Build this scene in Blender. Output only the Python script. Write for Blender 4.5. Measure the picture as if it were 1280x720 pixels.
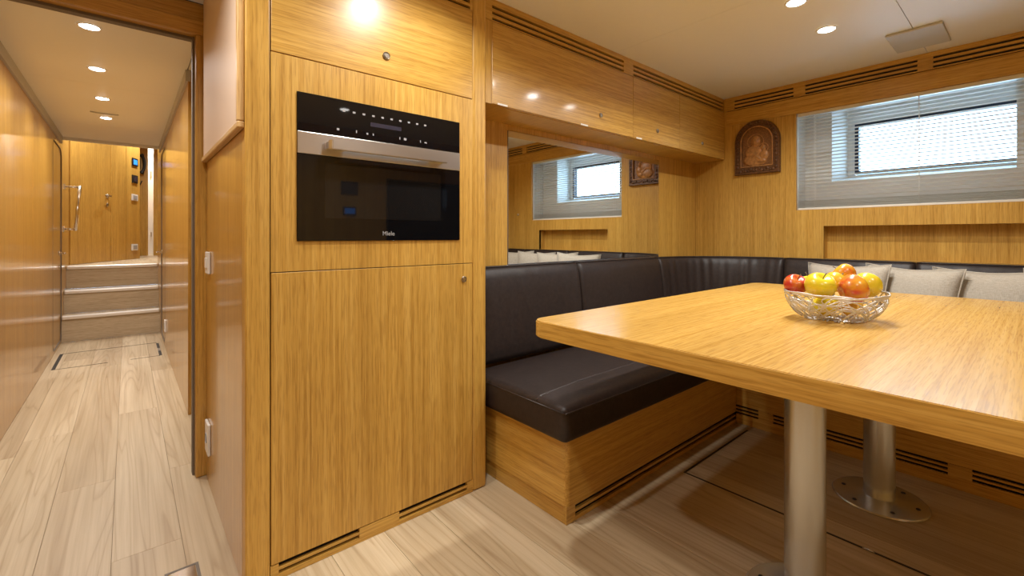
import bpy, bmesh, math, random
from mathutils import Vector, Matrix
random.seed(7)
for o in list(bpy.data.objects):
    bpy.data.objects.remove(o, do_unlink=True)
S = bpy.context.scene
C = S.collection
PI = math.pi

# ------------------------------------------------------------------ camera
EYE = 1.031
cam = bpy.data.objects.new('camera', bpy.data.cameras.new('camera'))
C.objects.link(cam)
cam.location = (0, 0, EYE)
cam.rotation_euler = (PI/2, 0, -math.atan2(0.650, 0.760))
cam.data.sensor_width = 36
cam.data.lens = 562/1280*36
cam.data.shift_y = -65/1280
cam.data.clip_start = 0.02
S.camera = cam

# ------------------------------------------------------------------ world: pale overcast daylight
w = bpy.data.worlds.new('daylight'); S.world = w
w.use_nodes = True
bg = w.node_tree.nodes['Background']
bg.inputs[0].default_value = (0.46, 0.73, 1.0, 1)
bg.inputs[1].default_value = 7.0

S.view_settings.view_transform = 'Standard'
S.view_settings.look = 'None'
S.view_settings.gamma = 1
S.view_settings.use_curve_mapping = False
S.view_settings.exposure = 0.20
LAMP_W = 7.6            # watts of one downlight
LAMP_COL = (1.0, 0.985, 0.95)

# ------------------------------------------------------------------ materials
MATS = {}
def nm(name):
    m = bpy.data.materials.new(name); m.use_nodes = True
    nt = m.node_tree
    return m, nt, nt.nodes['Principled BSDF']
def link(nt, a, b): nt.links.new(a, b)
def node(nt, t, **kw):
    n = nt.nodes.new(t)
    for k, v in kw.items(): setattr(n, k, v)
    return n
def ramp(nt, fac, stops):
    r = node(nt, 'ShaderNodeValToRGB')
    e = r.color_ramp.elements
    while len(e) < len(stops): e.new(0.5)
    for i, (p, c) in enumerate(stops):
        e[i].position = p; e[i].color = (c[0], c[1], c[2], 1)
    link(nt, fac, r.inputs[0])
    return r.outputs[0]
def coords(nt, scale, rand=0.0):
    tc = node(nt, 'ShaderNodeTexCoord')
    out = tc.outputs['Object']
    if rand:
        oi = node(nt, 'ShaderNodeObjectInfo')
        mu = node(nt, 'ShaderNodeMath', operation='MULTIPLY'); mu.inputs[1].default_value = rand
        link(nt, oi.outputs['Random'], mu.inputs[0])
        ad = node(nt, 'ShaderNodeVectorMath', operation='ADD')
        link(nt, out, ad.inputs[0]); link(nt, mu.outputs[0], ad.inputs[1])
        out = ad.outputs[0]
    mp = node(nt, 'ShaderNodeMapping')
    mp.inputs['Scale'].default_value = scale
    link(nt, out, mp.inputs[0])
    return mp.outputs[0]
def noise(nt, vec, scale=1.0, detail=5, rough=0.6, dist=0.0):
    n = node(nt, 'ShaderNodeTexNoise')
    n.inputs['Scale'].default_value = scale; n.inputs['Detail'].default_value = detail
    n.inputs['Roughness'].default_value = rough; n.inputs['Distortion'].default_value = dist
    link(nt, vec, n.inputs['Vector'])
    return n.outputs['Fac']
def mixc(nt, mode, fac, a, b):
    m = node(nt, 'ShaderNodeMix', data_type='RGBA', blend_type=mode)
    for s, v in ((m.inputs[0], fac), (m.inputs[6], a), (m.inputs[7], b)):
        if isinstance(v, (float, int)): s.default_value = v
        elif isinstance(v, tuple): s.default_value = (v[0], v[1], v[2], 1)
        else: link(nt, v, s)
    return m.outputs[2]
def bump(nt, p, h, strength=0.1, dist=0.002):
    b = node(nt, 'ShaderNodeBump')
    b.inputs['Strength'].default_value = strength; b.inputs['Distance'].default_value = dist
    link(nt, h, b.inputs['Height']); link(nt, b.outputs[0], p.inputs['Normal'])

def veneer(name, axis, light, mid, dark, rough=0.38, coat=0.0, rand=0.0, fine=1.0):
    """straight-grained oak veneer, grain along one axis"""
    m, nt, p = nm(name)
    def sc(al, ac):
        v = [ac, ac, ac]; v['xyz'.index(axis)] = al
        return v
    n1 = noise(nt, coords(nt, sc(1.5, 115*fine), rand), 1, 4, 0.6)
    n2 = noise(nt, coords(nt, sc(0.5, 7), rand), 1, 3, 0.55, 0.4)
    n3 = noise(nt, coords(nt, sc(14, 330*fine), rand), 1, 2, 0.5)
    c1 = ramp(nt, n1, [(0.30, dark), (0.5, mid), (0.72, light)])
    c2 = ramp(nt, n2, [(0.25, (0.80, 0.77, 0.72)), (0.6, (1.0, 1.0, 1.0)), (0.8, (1.06, 1.08, 1.1))])
    c3 = ramp(nt, n3, [(0.36, (0.72, 0.66, 0.58)), (0.50, (1, 1, 1))])
    c = mixc(nt, 'MULTIPLY', 0.8, c1, c2)
    c = mixc(nt, 'MULTIPLY', 0.75, c, c3)
    link(nt, c, p.inputs['Base Color'])
    p.inputs['Roughness'].default_value = rough
    p.inputs['Coat Weight'].default_value = coat
    p.inputs['Coat Roughness'].default_value = 0.10
    bump(nt, p, n3, 0.08, 0.001)
    MATS[name] = m
    return m
OL, OM, OD = (0.665, 0.412, 0.102), (0.58, 0.335, 0.066), (0.45, 0.238, 0.038)
oak_z = veneer('oak_vertical', 'z', OL, OM, OD)
oak_x = veneer('oak_along_x', 'x', OL, OM, OD, 0.30)
oak_door = veneer('oak_door_along_x', 'x', OL, OM, OD, 0.32, 0.35)
oak_y = veneer('oak_along_y', 'y', OL, OM, OD, 0.34)
oak_table = veneer('oak_table', 'x', (0.68, 0.425, 0.120), (0.61, 0.355, 0.080), (0.50, 0.27, 0.05), 0.27, 0.1)
oak_gloss = veneer('oak_lacquered', 'z', (0.63, 0.375, 0.090), (0.54, 0.30, 0.058), (0.43, 0.212, 0.034), 0.30, 0.55)
oak_dark = veneer('oak_trim', 'z', (0.63, 0.375, 0.090), (0.54, 0.30, 0.058), (0.43, 0.212, 0.034), 0.32, 0.3)
oak_dark_x = veneer('oak_beam', 'x', (0.63, 0.375, 0.090), (0.54, 0.30, 0.058), (0.43, 0.212, 0.034), 0.32, 0.3)
oak_pale_z = veneer('oak_strip_pale_upright', 'z', (0.70, 0.48, 0.22), (0.62, 0.40, 0.17), (0.52, 0.32, 0.12), 0.4)
oak_pale = veneer('oak_strip_pale', 'y', (0.70, 0.48, 0.22), (0.62, 0.40, 0.17), (0.52, 0.32, 0.12), 0.4)

def floor_mat(name, tint=(1, 1, 1)):
    m, nt, p = nm(name)
    v = coords(nt, (7.5, 0.42, 3), 37.0)
    n1 = noise(nt, v, 1, 2, 0.45, 0.5)
    mul = node(nt, 'ShaderNodeMath', operation='MULTIPLY'); mul.inputs[1].default_value = 11.0
    link(nt, n1, mul.inputs[0])
    fr = node(nt, 'ShaderNodeMath', operation='FRACT'); link(nt, mul.outputs[0], fr.inputs[0])
    lines = ramp(nt, fr.outputs[0], [(0.0, (0.70, 0.62, 0.53)), (0.16, (0.93, 0.91, 0.88)), (0.55, (1, 1, 1)), (0.93, (0.90, 0.87, 0.82)), (1.0, (0.70, 0.62, 0.53))])
    n2 = noise(nt, coords(nt, (75, 1.3, 75), 37.0), 1, 4, 0.65)
    n3 = noise(nt, coords(nt, (6, 0.5, 6), 37.0), 1, 3, 0.5)
    base = ramp(nt, n3, [(0.32, (0.52, 0.41, 0.265)), (0.5, (0.61, 0.50, 0.335)), (0.7, (0.69, 0.58, 0.41))])
    fine = ramp(nt, n2, [(0.3, (0.80, 0.76, 0.70)), (0.6, (1, 1, 1))])
    oi = node(nt, 'ShaderNodeObjectInfo')
    per = ramp(nt, oi.outputs['Random'], [(0.0, (0.86, 0.83, 0.80)), (1.0, (1.05, 1.05, 1.05))])
    c = mixc(nt, 'MULTIPLY', 0.66, base, lines)
    c = mixc(nt, 'MULTIPLY', 0.8, c, fine)
    c = mixc(nt, 'MULTIPLY', 1.0, c, per)
    c = mixc(nt, 'MULTIPLY', 1.0, c, tint)
    link(nt, c, p.inputs['Base Color'])
    p.inputs['Roughness'].default_value = 0.42
    bump(nt, p, n2, 0.05, 0.001)
    MATS[name] = m
    return m
fl_board = floor_mat('ash_floorboard')
fl_riser = veneer('ash_riser', 'x', (0.66, 0.55, 0.38), (0.60, 0.485, 0.325), (0.52, 0.405, 0.26), 0.42)

def plain(name, col, rough=0.5, metal=0.0, nscale=0, nstr=0.1, spec=0.5, coat=0.0, stretch=None, var=0.0):
    m, nt, p = nm(name)
    p.inputs['Base Color'].default_value = (*col, 1)
    p.inputs['Roughness'].default_value = rough
    p.inputs['Metallic'].default_value = metal
    p.inputs['Specular IOR Level'].default_value = spec
    p.inputs['Coat Weight'].default_value = coat
    if nscale:
        n = noise(nt, coords(nt, stretch or (1, 1, 1)), nscale, 4, 0.6)
        bump(nt, p, n, nstr, 0.002)
        if var:
            c = ramp(nt, n, [(0.3, tuple(x*(1-var) for x in col)), (0.7, tuple(min(1, x*(1+var)) for x in col))])
            link(nt, c, p.inputs['Base Color'])
    MATS[name] = m
    return m
m_ceil = plain('ceiling_white', (0.82, 0.82, 0.81), 0.42, 0, 30, 0.02)
m_grey = plain('grey_cove', (0.46, 0.46, 0.46), 0.5, 0, 40, 0.03)
m_hatchgrey = plain('grey_ceiling_panel', (0.55, 0.55, 0.55), 0.55, 0, 60, 0.03)
m_black = plain('black_recess', (0.012, 0.008, 0.006), 0.7, 0, 50, 0.02)
m_sub = plain('subfloor_brown', (0.22, 0.15, 0.09), 0.7, 0, 50, 0.02)
m_inlay = plain('black_rubber_inlay', (0.012, 0.011, 0.010), 0.5, 0, 80, 0.05)
m_seal = plain('grey_rubber_seal', (0.16, 0.13, 0.10), 0.55, 0, 80, 0.05)
m_leather = plain('dark_brown_leather', (0.027, 0.018, 0.0155), 0.45, 0, 55, 0.22, 0.32, var=0.25)
m_welt = plain('leather_piping', (0.030, 0.020, 0.018), 0.45, 0, 200, 0.2)
m_glass = plain('black_oven_glass', (0.004, 0.004, 0.005), 0.03, 0, 4, 0.0)
m_glass2 = plain('oven_window_glass', (0.010, 0.009, 0.009), 0.03, 0, 4, 0.0)
m_steel = plain('brushed_steel', (0.62, 0.60, 0.58), 0.30, 1.0, 1, 0.06, stretch=(2, 2, 300))
m_column = plain('brushed_column_steel', (0.62, 0.64, 0.66), 0.27, 0.8, 1, 0.04, stretch=(40, 40, 1200))
m_chrome = plain('chrome', (0.80, 0.79, 0.77), 0.12, 1.0, 20, 0.01)
m_lock = plain('nickel_lock', (0.42, 0.38, 0.33), 0.28, 1.0, 60, 0.03)
m_mirror = plain('mirror_silver', (0.90, 0.92, 0.92), 0.0, 1.0)
m_white = plain('white_plastic', (0.78, 0.77, 0.74), 0.4, 0, 90, 0.02)
m_icon = plain('printed_white', (0.34, 0.34, 0.35), 0.5, 0, 90, 0.02)
m_disp = plain('dim_display', (0.03, 0.028, 0.045), 0.2, 0, 30, 0.01)
m_liner = plain('pale_window_liner', (0.70, 0.69, 0.66), 0.5, 0, 30, 0.03)
m_frame = plain('navy_window_frame', (0.010, 0.022, 0.045), 0.35, 0, 60, 0.03)
m_slat = plain('cream_blind_slat', (0.74, 0.72, 0.65), 0.38, 0, 40, 0.01)
m_cord = plain('white_cord', (0.85, 0.84, 0.80), 0.6, 0, 200, 0.05)
m_blackp = plain('black_plastic', (0.015, 0.015, 0.016), 0.4, 0, 80, 0.03)
m_beige = plain('wood_haze_beige', (0.70, 0.54, 0.41), 0.55, 0, 40, 0.02)  # glossy wood's reflected haze put into the board colour
m_nosing = plain('pale_nosing', (0.86, 0.83, 0.78), 0.3, 0.4, 30, 0.02)
m_wire = plain('silver_wire', (0.66, 0.65, 0.64), 0.38, 0.55, 60, 0.02)
m_stem = plain('apple_stem', (0.10, 0.06, 0.025), 0.7, 0, 200, 0.2)
m_carve = plain('carved_walnut', (0.115, 0.048, 0.017), 0.42, 0, 90, 0.9, var=0.45)
m_carve2 = plain('carved_walnut_light', (0.40, 0.19, 0.060), 0.38, 0, 60, 0.5, var=0.35)
m_carve3 = plain('carved_walnut_mid', (0.21, 0.092, 0.030), 0.42, 0, 120, 0.8, var=0.4)
m_bright_panel = plain('bright_opening_white', (0.85, 0.85, 0.84), 0.3, 0, 20, 0.02)  # white of the panel that stands in for the bright opening

def emis(name, col, s):
    m, nt, p = nm(name)
    p.inputs['Base Color'].default_value = (*col, 1)
    p.inputs['Emission Color'].default_value = (*col, 1)
    p.inputs['Emission Strength'].default_value = s
    MATS[name] = m
    return m
m_lamp = emis('lamp_lens', (1.0, 0.97, 0.92), 14)
m_blue = emis('blue_screen', (0.02, 0.16, 0.55), 1.6)

def pane_mat():
    m = bpy.data.materials.new('window_pane'); m.use_nodes = True
    nt = m.node_tree; nt.nodes.clear()
    o = node(nt, 'ShaderNodeOutputMaterial'); mx = node(nt, 'ShaderNodeMixShader')
    t = node(nt, 'ShaderNodeBsdfTransparent'); g = node(nt, 'ShaderNodeBsdfGlossy')
    g.inputs['Roughness'].default_value = 0.02; mx.inputs[0].default_value = 0.05
    link(nt, t.outputs[0], mx.inputs[1]); link(nt, g.outputs[0], mx.inputs[2]); link(nt, mx.outputs[0], o.inputs[0])
    return m
m_pane = pane_mat()

def linen():
    m, nt, p = nm('beige_linen')
    a = noise(nt, coords(nt, (60, 900, 900)), 1, 2, 0.5)
    b = noise(nt, coords(nt, (60, 60, 900)), 1, 2, 0.5)
    d = noise(nt, coords(nt, (900, 900, 60)), 1, 2, 0.5)
    s = mixc(nt, 'MIX', 0.5, b, d)
    c = ramp(nt, s, [(0.35, (0.33, 0.285, 0.22)), (0.5, (0.45, 0.40, 0.325)), (0.66, (0.55, 0.505, 0.425))])
    link(nt, c, p.inputs['Base Color'])
    p.inputs['Roughness'].default_value = 0.9
    p.inputs['Sheen Weight'].default_value = 0.2
    bump(nt, p, s, 0.3, 0.002)
    return m
m_linen = linen()

def apple_mat(name, a, b, pos):
    """skin: ground colour a, blush b spread by a noise and streaks from stem to flower end"""
    m, nt, p = nm(name)
    n = noise(nt, coords(nt, (1, 1, 0.6)), 14, 3, 0.55)
    st = noise(nt, coords(nt, (60, 60, 8)), 1, 3, 0.6)
    mx = node(nt, 'ShaderNodeMath', operation='MULTIPLY_ADD')
    link(nt, st, mx.inputs[0]); mx.inputs[1].default_value = 0.35; link(nt, n, mx.inputs[2])
    c = ramp(nt, mx.outputs[0], [(pos, a), (pos+0.16, tuple((x+y)/2 for x, y in zip(a, b))), (pos+0.30, b)])
    link(nt, c, p.inputs['Base Color'])
    p.inputs['Roughness'].default_value = 0.25
    p.inputs['Coat Weight'].default_value = 0.3
    p.inputs['Subsurface Weight'].default_value = 0.0
    return m
ap_yellow = apple_mat('apple_yellow', (0.66, 0.56, 0.02), (0.74, 0.50, 0.035), 0.55)
ap_red = apple_mat('apple_red', (0.70, 0.30, 0.03), (0.48, 0.035, 0.02), 0.38)
ap_blush = apple_mat('apple_blush', (0.74, 0.40, 0.025), (0.55, 0.055, 0.02), 0.55)
ap_orange = apple_mat('apple_orange', (0.74, 0.44, 0.03), (0.66, 0.20, 0.02), 0.6)

# ------------------------------------------------------------------ builders
OFF = {}
def reg(o, off): OFF[o.name] = Vector(off)
def off_of(p): return OFF.get(p.name, Vector((0, 0, 0))) if p else Vector((0, 0, 0))
def tag(o, label=None, cat=None, group=None, kind=None):
    if label: o['label'] = label
    if cat: o['category'] = cat
    if group: o['group'] = group
    if kind: o['kind'] = kind
    return o
def thing(name, loc, label, cat, group=None):
    o = bpy.data.objects.new(name, None); C.objects.link(o)
    o.empty_display_size = 0.05
    o.location = loc; reg(o, loc)
    return tag(o, label, cat, group)
def mesh_obj(name, verts, faces, mat, parent=None, smooth=False, off=None):
    """verts in world space; stored relative to the thing's origin"""
    base = off_of(parent) if parent else Vector(off or (0, 0, 0))
    me = bpy.data.meshes.new(name)
    me.from_pydata([tuple(Vector(v)-base) for v in verts], [], faces)
    me.validate(); me.update()
    return mesh_link(name, me, mat, parent, smooth, base)
def mesh_link(name, me, mat, parent, smooth, base):
    if isinstance(mat, (list, tuple)):
        for q in mat: me.materials.append(q)
    else: me.materials.append(mat)
    o = bpy.data.objects.new(name, me); C.objects.link(o)
    if smooth is True:
        for f in me.polygons: f.use_smooth = True
    if parent: o.parent = parent
    else: o.location = base
    reg(o, base)
    return o
def bm_obj(name, bm, mat, parent=None, smooth=False, off=None):
    base = off_of(parent) if parent else Vector(off or (0, 0, 0))
    bmesh.ops.translate(bm, verts=bm.verts, vec=-base)
    bmesh.ops.recalc_face_normals(bm, faces=bm.faces)
    me = bpy.data.meshes.new(name); bm.to_mesh(me); bm.free()
    return mesh_link(name, me, mat, parent, smooth, base)
def bm_box(bm, x, y, z, bev=0.0, seg=2):
    c = Vector(((x[0]+x[1])/2, (y[0]+y[1])/2, (z[0]+z[1])/2))
    t = bmesh.new()
    bmesh.ops.create_cube(t, size=1)
    bmesh.ops.scale(t, verts=t.verts, vec=(x[1]-x[0], y[1]-y[0], z[1]-z[0]))
    if bev: bmesh.ops.bevel(t, geom=t.edges[:], offset=bev, segments=seg, profile=0.5, affect='EDGES', clamp_overlap=True)
    bmesh.ops.translate(t, verts=t.verts, vec=c)
    me = bpy.data.meshes.new('t'); t.to_mesh(me); t.free()
    bm.from_mesh(me); bpy.data.meshes.remove(me)
def box(name, x, y, z, mat, parent=None, bev=0.0, seg=2, smooth=False, off=None):
    bm = bmesh.new(); bm_box(bm, x, y, z, bev, seg)
    return bm_obj(name, bm, mat, parent, smooth, off)
def boxes(name, lst, mat, parent=None, bev=0.0, off=None):
    bm = bmesh.new()
    for b in lst: bm_box(bm, *b, bev)
    return bm_obj(name, bm, mat, parent, False, off)
def lathe_bm(bm, prof, origin, axis='z', seg=32, ax2=None):
    """prof: list of (r, h) ; axis direction vector or letter"""
    A = {'x': Vector((1, 0, 0)), 'y': Vector((0, 1, 0)), 'z': Vector((0, 0, 1)), '-y': Vector((0, -1, 0)), '-x': Vector((-1, 0, 0)), '-z': Vector((0, 0, -1))}[axis] if isinstance(axis, str) else Vector(axis).normalized()
    u = A.orthogonal().normalized(); v = A.cross(u)
    O = Vector(origin); rings = []
    for r, h in prof:
        if r < 1e-6: rings.append([bm.verts.new(O+A*h)])
        else: rings.append([bm.verts.new(O+A*h+(u*math.cos(2*PI*k/seg)+v*math.sin(2*PI*k/seg))*r) for k in range(seg)])
    for a, b in zip(rings, rings[1:]):
        for k in range(seg):
            k2 = (k+1) % seg
            if len(a) == 1 and len(b) == 1: continue
            if len(a) == 1: bm.faces.new((a[0], b[k], b[k2]))
            elif len(b) == 1: bm.faces.new((a[k], b[0], a[k2]))
            else: bm.faces.new((a[k], b[k], b[k2], a[k2]))
def lathe(name, prof, origin, mat, parent=None, axis='z', seg=32, smooth=True, off=None):
    bm = bmesh.new(); lathe_bm(bm, prof, origin, axis, seg)
    o = bm_obj(name, bm, mat, parent, smooth, off)
    if smooth: sharp(o)
    return o
def sharp(o, ang=40):
    me = o.data
    bm = bmesh.new(); bm.from_mesh(me)
    for e in bm.edges:
        if len(e.link_faces) == 2 and e.calc_face_angle(0) > math.radians(ang): e.smooth = False
    bm.to_mesh(me); bm.free()
def tube_bm(bm, pts, r, seg=8, closed=False):
    pts = [Vector(p) for p in pts]; n = len(pts); rings = []
    pu = None
    for i, p in enumerate(pts):
        if closed: t = pts[(i+1) % n]-pts[i-1]
        else: t = pts[min(i+1, n-1)]-pts[max(i-1, 0)]
        t.normalize()
        if pu is None: u = t.orthogonal().normalized()
        else:
            u = pu-t*pu.dot(t)
            u = u.normalized() if u.length > 1e-6 else t.orthogonal().normalized()
        pu = u; v = t.cross(u)
        rr = r[i] if isinstance(r, (list, tuple)) else r
        rings.append([bm.verts.new(p+(u*math.cos(2*PI*k/seg)+v*math.sin(2*PI*k/seg))*rr) for k in range(seg)])
    m = n if closed else n-1
    for i in range(m):
        a, b = rings[i], rings[(i+1) % n]
        for k in range(seg): bm.faces.new((a[k], b[k], b[(k+1) % seg], a[(k+1) % seg]))
    if not closed:
        bm.faces.new(rings[0][::-1]); bm.faces.new(rings[-1])
def tube(name, pts, r, mat, parent=None, seg=8, closed=False, off=None):
    bm = bmesh.new(); tube_bm(bm, pts, r, seg, closed)
    return bm_obj(name, bm, mat, parent, True, off)
def prism_bm(bm, poly, fn, h0, h1):
    """poly in 2D, fn(a,b,h)->xyz"""
    lo = [bm.verts.new(fn(a, b, h0)) for a, b in poly]; hi = [bm.verts.new(fn(a, b, h1)) for a, b in poly]
    n = len(poly)
    bm.faces.new(lo[::-1]); bm.faces.new(hi)
    for i in range(n): bm.faces.new((lo[i], lo[(i+1) % n], hi[(i+1) % n], hi[i]))
def rounded_rect(x0, x1, y0, y1, r, seg=8):
    pts = []
    for cx, cy, a0 in ((x1-r, y1-r, 0), (x0+r, y1-r, PI/2), (x0+r, y0+r, PI), (x1-r, y0+r, 1.5*PI)):
        for k in range(seg+1):
            a = a0+PI/2*k/seg
            pts.append((cx+r*math.cos(a), cy+r*math.sin(a)))
    return pts
def struct(o, label=None, cat=None): return tag(o, label, cat, kind='structure')
def wall_cells(ys, zs, holes):
    out = []
    for a, b in zip(ys, ys[1:]):
        for c, d in zip(zs, zs[1:]):
            my, mz = (a+b)/2, (c+d)/2
            if any(h[0] < my < h[1] and h[2] < mz < h[3] for h in holes): continue
            out.append((a, b, c, d))
    return out

# ------------------------------------------------------------------ dimensions (metres)
CEIL = 2.03; CCEIL = 1.987
FY = 1.479             # face of oven cabinet and wall cabinets
BY = 1.715             # back wall behind the sofa
WX = 3.33              # window wall
LX = -0.485            # passage wall, port side
RX = 0.265             # passage wall, other side
NEAR = -1.25           # wall behind the photographer
STEP = 6.13

# ------------------------------------------------------------------ floor
sub = struct(box('floor', (LX-0.06, WX+0.1), (NEAR, 10.3), (-0.06, -0.0035), m_sub))
sub['label'] = 'pale ash plank floor running through saloon and passage'
seams = [0.141+0.18*k for k in range(-4, 15)]
joint_shift = [0.3, 1.15, 0.7, 1.5, 0.05, 0.9, 1.3, 0.45, 1.0, 0.2, 0.75, 1.4, 0.1, 0.6, 1.2, 0.35, 0.85]
for i, (a, b) in enumerate(zip(seams, seams[1:])):
    x0, x1 = max(a, LX)+0.0005, b-0.0005
    ymax = STEP if a < 0.27 else (FY+0.14 if a < 1.17 else 1.12)
    y = NEAR-joint_shift[i % len(joint_shift)]
    while y < ymax:
        L = 1.55+0.35*((i*7) % 3)
        y0, y1 = max(y, NEAR), min(y+L, ymax)
        if y1-y0 > 0.03:
            bm = bmesh.new(); bm_box(bm, (x0, x1), (y0+0.0004, y1-0.0004), (-0.003, 0.0), 0.0004, 1)
            o = bm_obj('floorboard', bm, fl_board, sub)
        y += L

# ------------------------------------------------------------------ ceilings
cl = struct(box('ceiling', (LX, WX+0.1), (NEAR, 2.42), (CEIL+0.012, CEIL+0.05), m_black))
cl['label'] = 'low off-white panelled ceiling over the saloon'
xs = [LX, 0.262, 1.80, WX]
for y0, y1 in ((NEAR, 0.39), (0.39, FY+0.06), (FY+0.06, 2.34)):
    for x0, x1 in ((LX, 0.70), (0.70, 2.02), (2.02, WX)):
        if y0 >= FY and x0 > 0.3: continue
        if y0 >= FY: x1 = 0.262
        if y0 == 0.39 or y0 == NEAR:
            pass
        box('ceiling_panel', (x0+0.001, x1-0.001), (y0+0.0012, y1-0.0012), (CEIL, CEIL+0.012), m_ceil, cl)
c2 = struct(box('ceiling.001', (LX-0.05, 1.0), (2.42, 6.10), (CCEIL+0.012, CCEIL+0.05), m_black))
c2['label'] = 'white panelled ceiling of the passage'
for y0, y1 in ((2.42, 3.86), (3.86, 5.28), (5.28, 6.10)):
    box('ceiling_panel', (LX+0.004, RX-0.004), (y0+0.001, y1-0.001), (CCEIL, CCEIL+0.012), m_ceil, c2)
box('ceiling_panel', (RX+0.001, 0.95), (2.42, 3.18), (CCEIL, CCEIL+0.012), m_ceil, c2)

# ------------------------------------------------------------------ passage walls
wl = struct(box('wall_left', (LX-0.06, LX-0.012), (NEAR, 6.98), (-0.05, 2.75), oak_dark))
wl['label'] = 'lacquered oak panelling along the passage'
ys = [NEAR, 0.2, 1.3, 2.4, 3.35, 4.4, 5.42]
for a, b in zip(ys, ys[1:]):
    box('wall_panel', (LX-0.012, LX), (a+0.0015, b-0.0015), (0.0, CEIL if b <= 2.41 else 1.922), oak_gloss, wl, 0.0008, 1)
box('wall_panel', (LX-0.012, LX), (6.20, 6.98), (0.0, 2.72), oak_gloss, wl)
t = struct(box('trim_1', (LX-0.012, LX+0.012), (2.42, 6.10), (1.922, CCEIL-0.0005), m_grey)); t['label'] = 'grey cove strip above the left passage panelling'
box('wall_panel', (LX-0.012, LX), (5.42, 6.20), (1.922, 2.72), oak_gloss, wl)

wr = struct(box('wall_right', (RX+0.012, RX+0.045), (3.18, 6.60), (-0.05, 2.75), oak_z))
wr['label'] = 'lacquered oak panelling on the far side of the passage'
for a, b in ((3.18, 4.3), (4.3, 5.22)):
    box('wall_panel', (RX, RX+0.012), (a+(0.001 if a > 3.2 else 0), b-0.0015), (0.0, 1.922), oak_gloss, wr, 0.0008, 1)
box('wall_panel', (RX, RX+0.012), (5.95, 6.60), (0.0, 2.72), oak_gloss, wr)
box('wall_panel', (RX, RX+0.012), (5.22, 5.95), (1.922, 2.72), oak_gloss, wr)
t = struct(box('trim_2', (RX-0.012, RX+0.012), (3.18, 6.10), (1.922, CCEIL-0.0005), m_grey)); t['label'] = 'grey cove strip above the right passage panelling'

# side passage beyond the door frame
sp = struct(boxes('wall_side_passage', [((0.95, 0.98), (2.36, 3.25), (0, 2.0)), ((0.31, 0.95), (3.215, 3.25), (0, 2.0))], oak_gloss))
sp['label'] = 'oak walls of the side opening off the passage'
sf = struct(box('floor.001', (0.325, 0.95), (2.36, 3.21), (-0.05, -0.001), fl_riser)); sf['label'] = 'plank floor of the side opening'

# passage doors with rounded dark frames
def passage_door(name, x, side, y0, y1, ztop, zlock, ylock, lab):
    """side +1: wall faces +x ; -1: faces -x"""
    g = thing(name, (x, (y0+y1)/2, 0), lab, 'door')
    struct(g); del g['category']
    d = -side
    def fn(a, b, h): return (x+d*h, a, b)
    bm = bmesh.new(); prism_bm(bm, rounded_rect(y0+0.055, y1-0.055, 0.03, ztop-0.055, 0.09), fn, 0.006, 0.034)
    bm_obj('door_leaf', bm, oak_gloss, g)
    # frame ring
    out = rounded_rect(y0+0.001, y1-0.001, 0.0, ztop, 0.002, 8); inn = rounded_rect(y0+0.05, y1-0.05, 0.025, ztop-0.05, 0.095, 8)
    bm = bmesh.new(); n = len(out)
    A = [bm.verts.new(fn(p[0], p[1], 0.0)) for p in out]; B = [bm.verts.new(fn(p[0], p[1], 0.0)) for p in inn]
    D = [bm.verts.new(fn(p[0], p[1], 0.03)) for p in inn]
    for i in range(n):
        j = (i+1) % n
        bm.faces.new((A[i], A[j], B[j], B[i])); bm.faces.new((B[i], B[j], D[j], D[i]))
    bm_obj('door_frame', bm, oak_gloss, g)
    bm = bmesh.new()
    tube_bm(bm, [fn(p[0], p[1], 0.004) for p in rounded_rect(y0+0.0525, y1-0.0525, 0.028, ztop-0.053, 0.092, 8)], 0.006, 6, True)
    bm_obj('seal', bm, m_seal, g, True)
    h = thing('x', (0, 0, 0), None, None); bpy.data.objects.remove(h)
    bm = bmesh.new()
    lathe_bm(bm, [(0.0, 0), (0.022, 0), (0.022, 0.006), (0.008, 0.008), (0.008, 0.045), (0, 0.045)], fn(ylock, zlock, 0.005), (side, 0, 0), 16)
    tube_bm(bm, [(x+side*0.04, ylock, zlock), (x+side*0.045, ylock-0.05, zlock), (x+side*0.04, ylock-0.12, zlock-0.004)], 0.008, 8)
    lathe_bm(bm, [(0.0, 0), (0.018, 0), (0.018, 0.004), (0, 0.005)], fn(ylock, zlock-0.13, 0.005), (side, 0, 0), 16)
    bm_obj('lever_handle', bm, m_chrome, g, True)
    return g
passage_door('door_1', LX, 1, 5.42, 6.20, 1.92, 0.87, 5.98, 'oak cabin door with rounded corners beside the handrail')
passage_door('door_2', RX, -1, 5.22, 5.95, 1.92, 0.87, 5.80, 'oak cabin door with rounded corners across from the handrail')

# grab rail by the steps
g = thing('grab_rail', (LX+0.002, 6.33, 1.08), 'polished steel grab rail fixed upright beside the steps', 'handrail')
rp = [(LX+0.10, 6.32, 1.09), (LX+0.10, 6.32, 1.55)]
tube('rail', [(LX+0.085, 6.30, 1.085), (LX+0.115, 6.38, 1.545)], 0.014, m_chrome, g, 12)
for yy, zz, xx in ((6.30, 1.10, LX+0.085), (6.38, 1.53, LX+0.115)):
    b = tube('bracket', [(LX+0.004, yy, zz), (xx, yy, zz)], 0.010, m_chrome, g, 10)
    lathe('rosette', [(0, 0), (0.026, 0), (0.026, 0.006), (0.012, 0.010), (0, 0.010)], (LX+0.001, yy, zz), m_chrome, b, 'x', 16)

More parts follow.
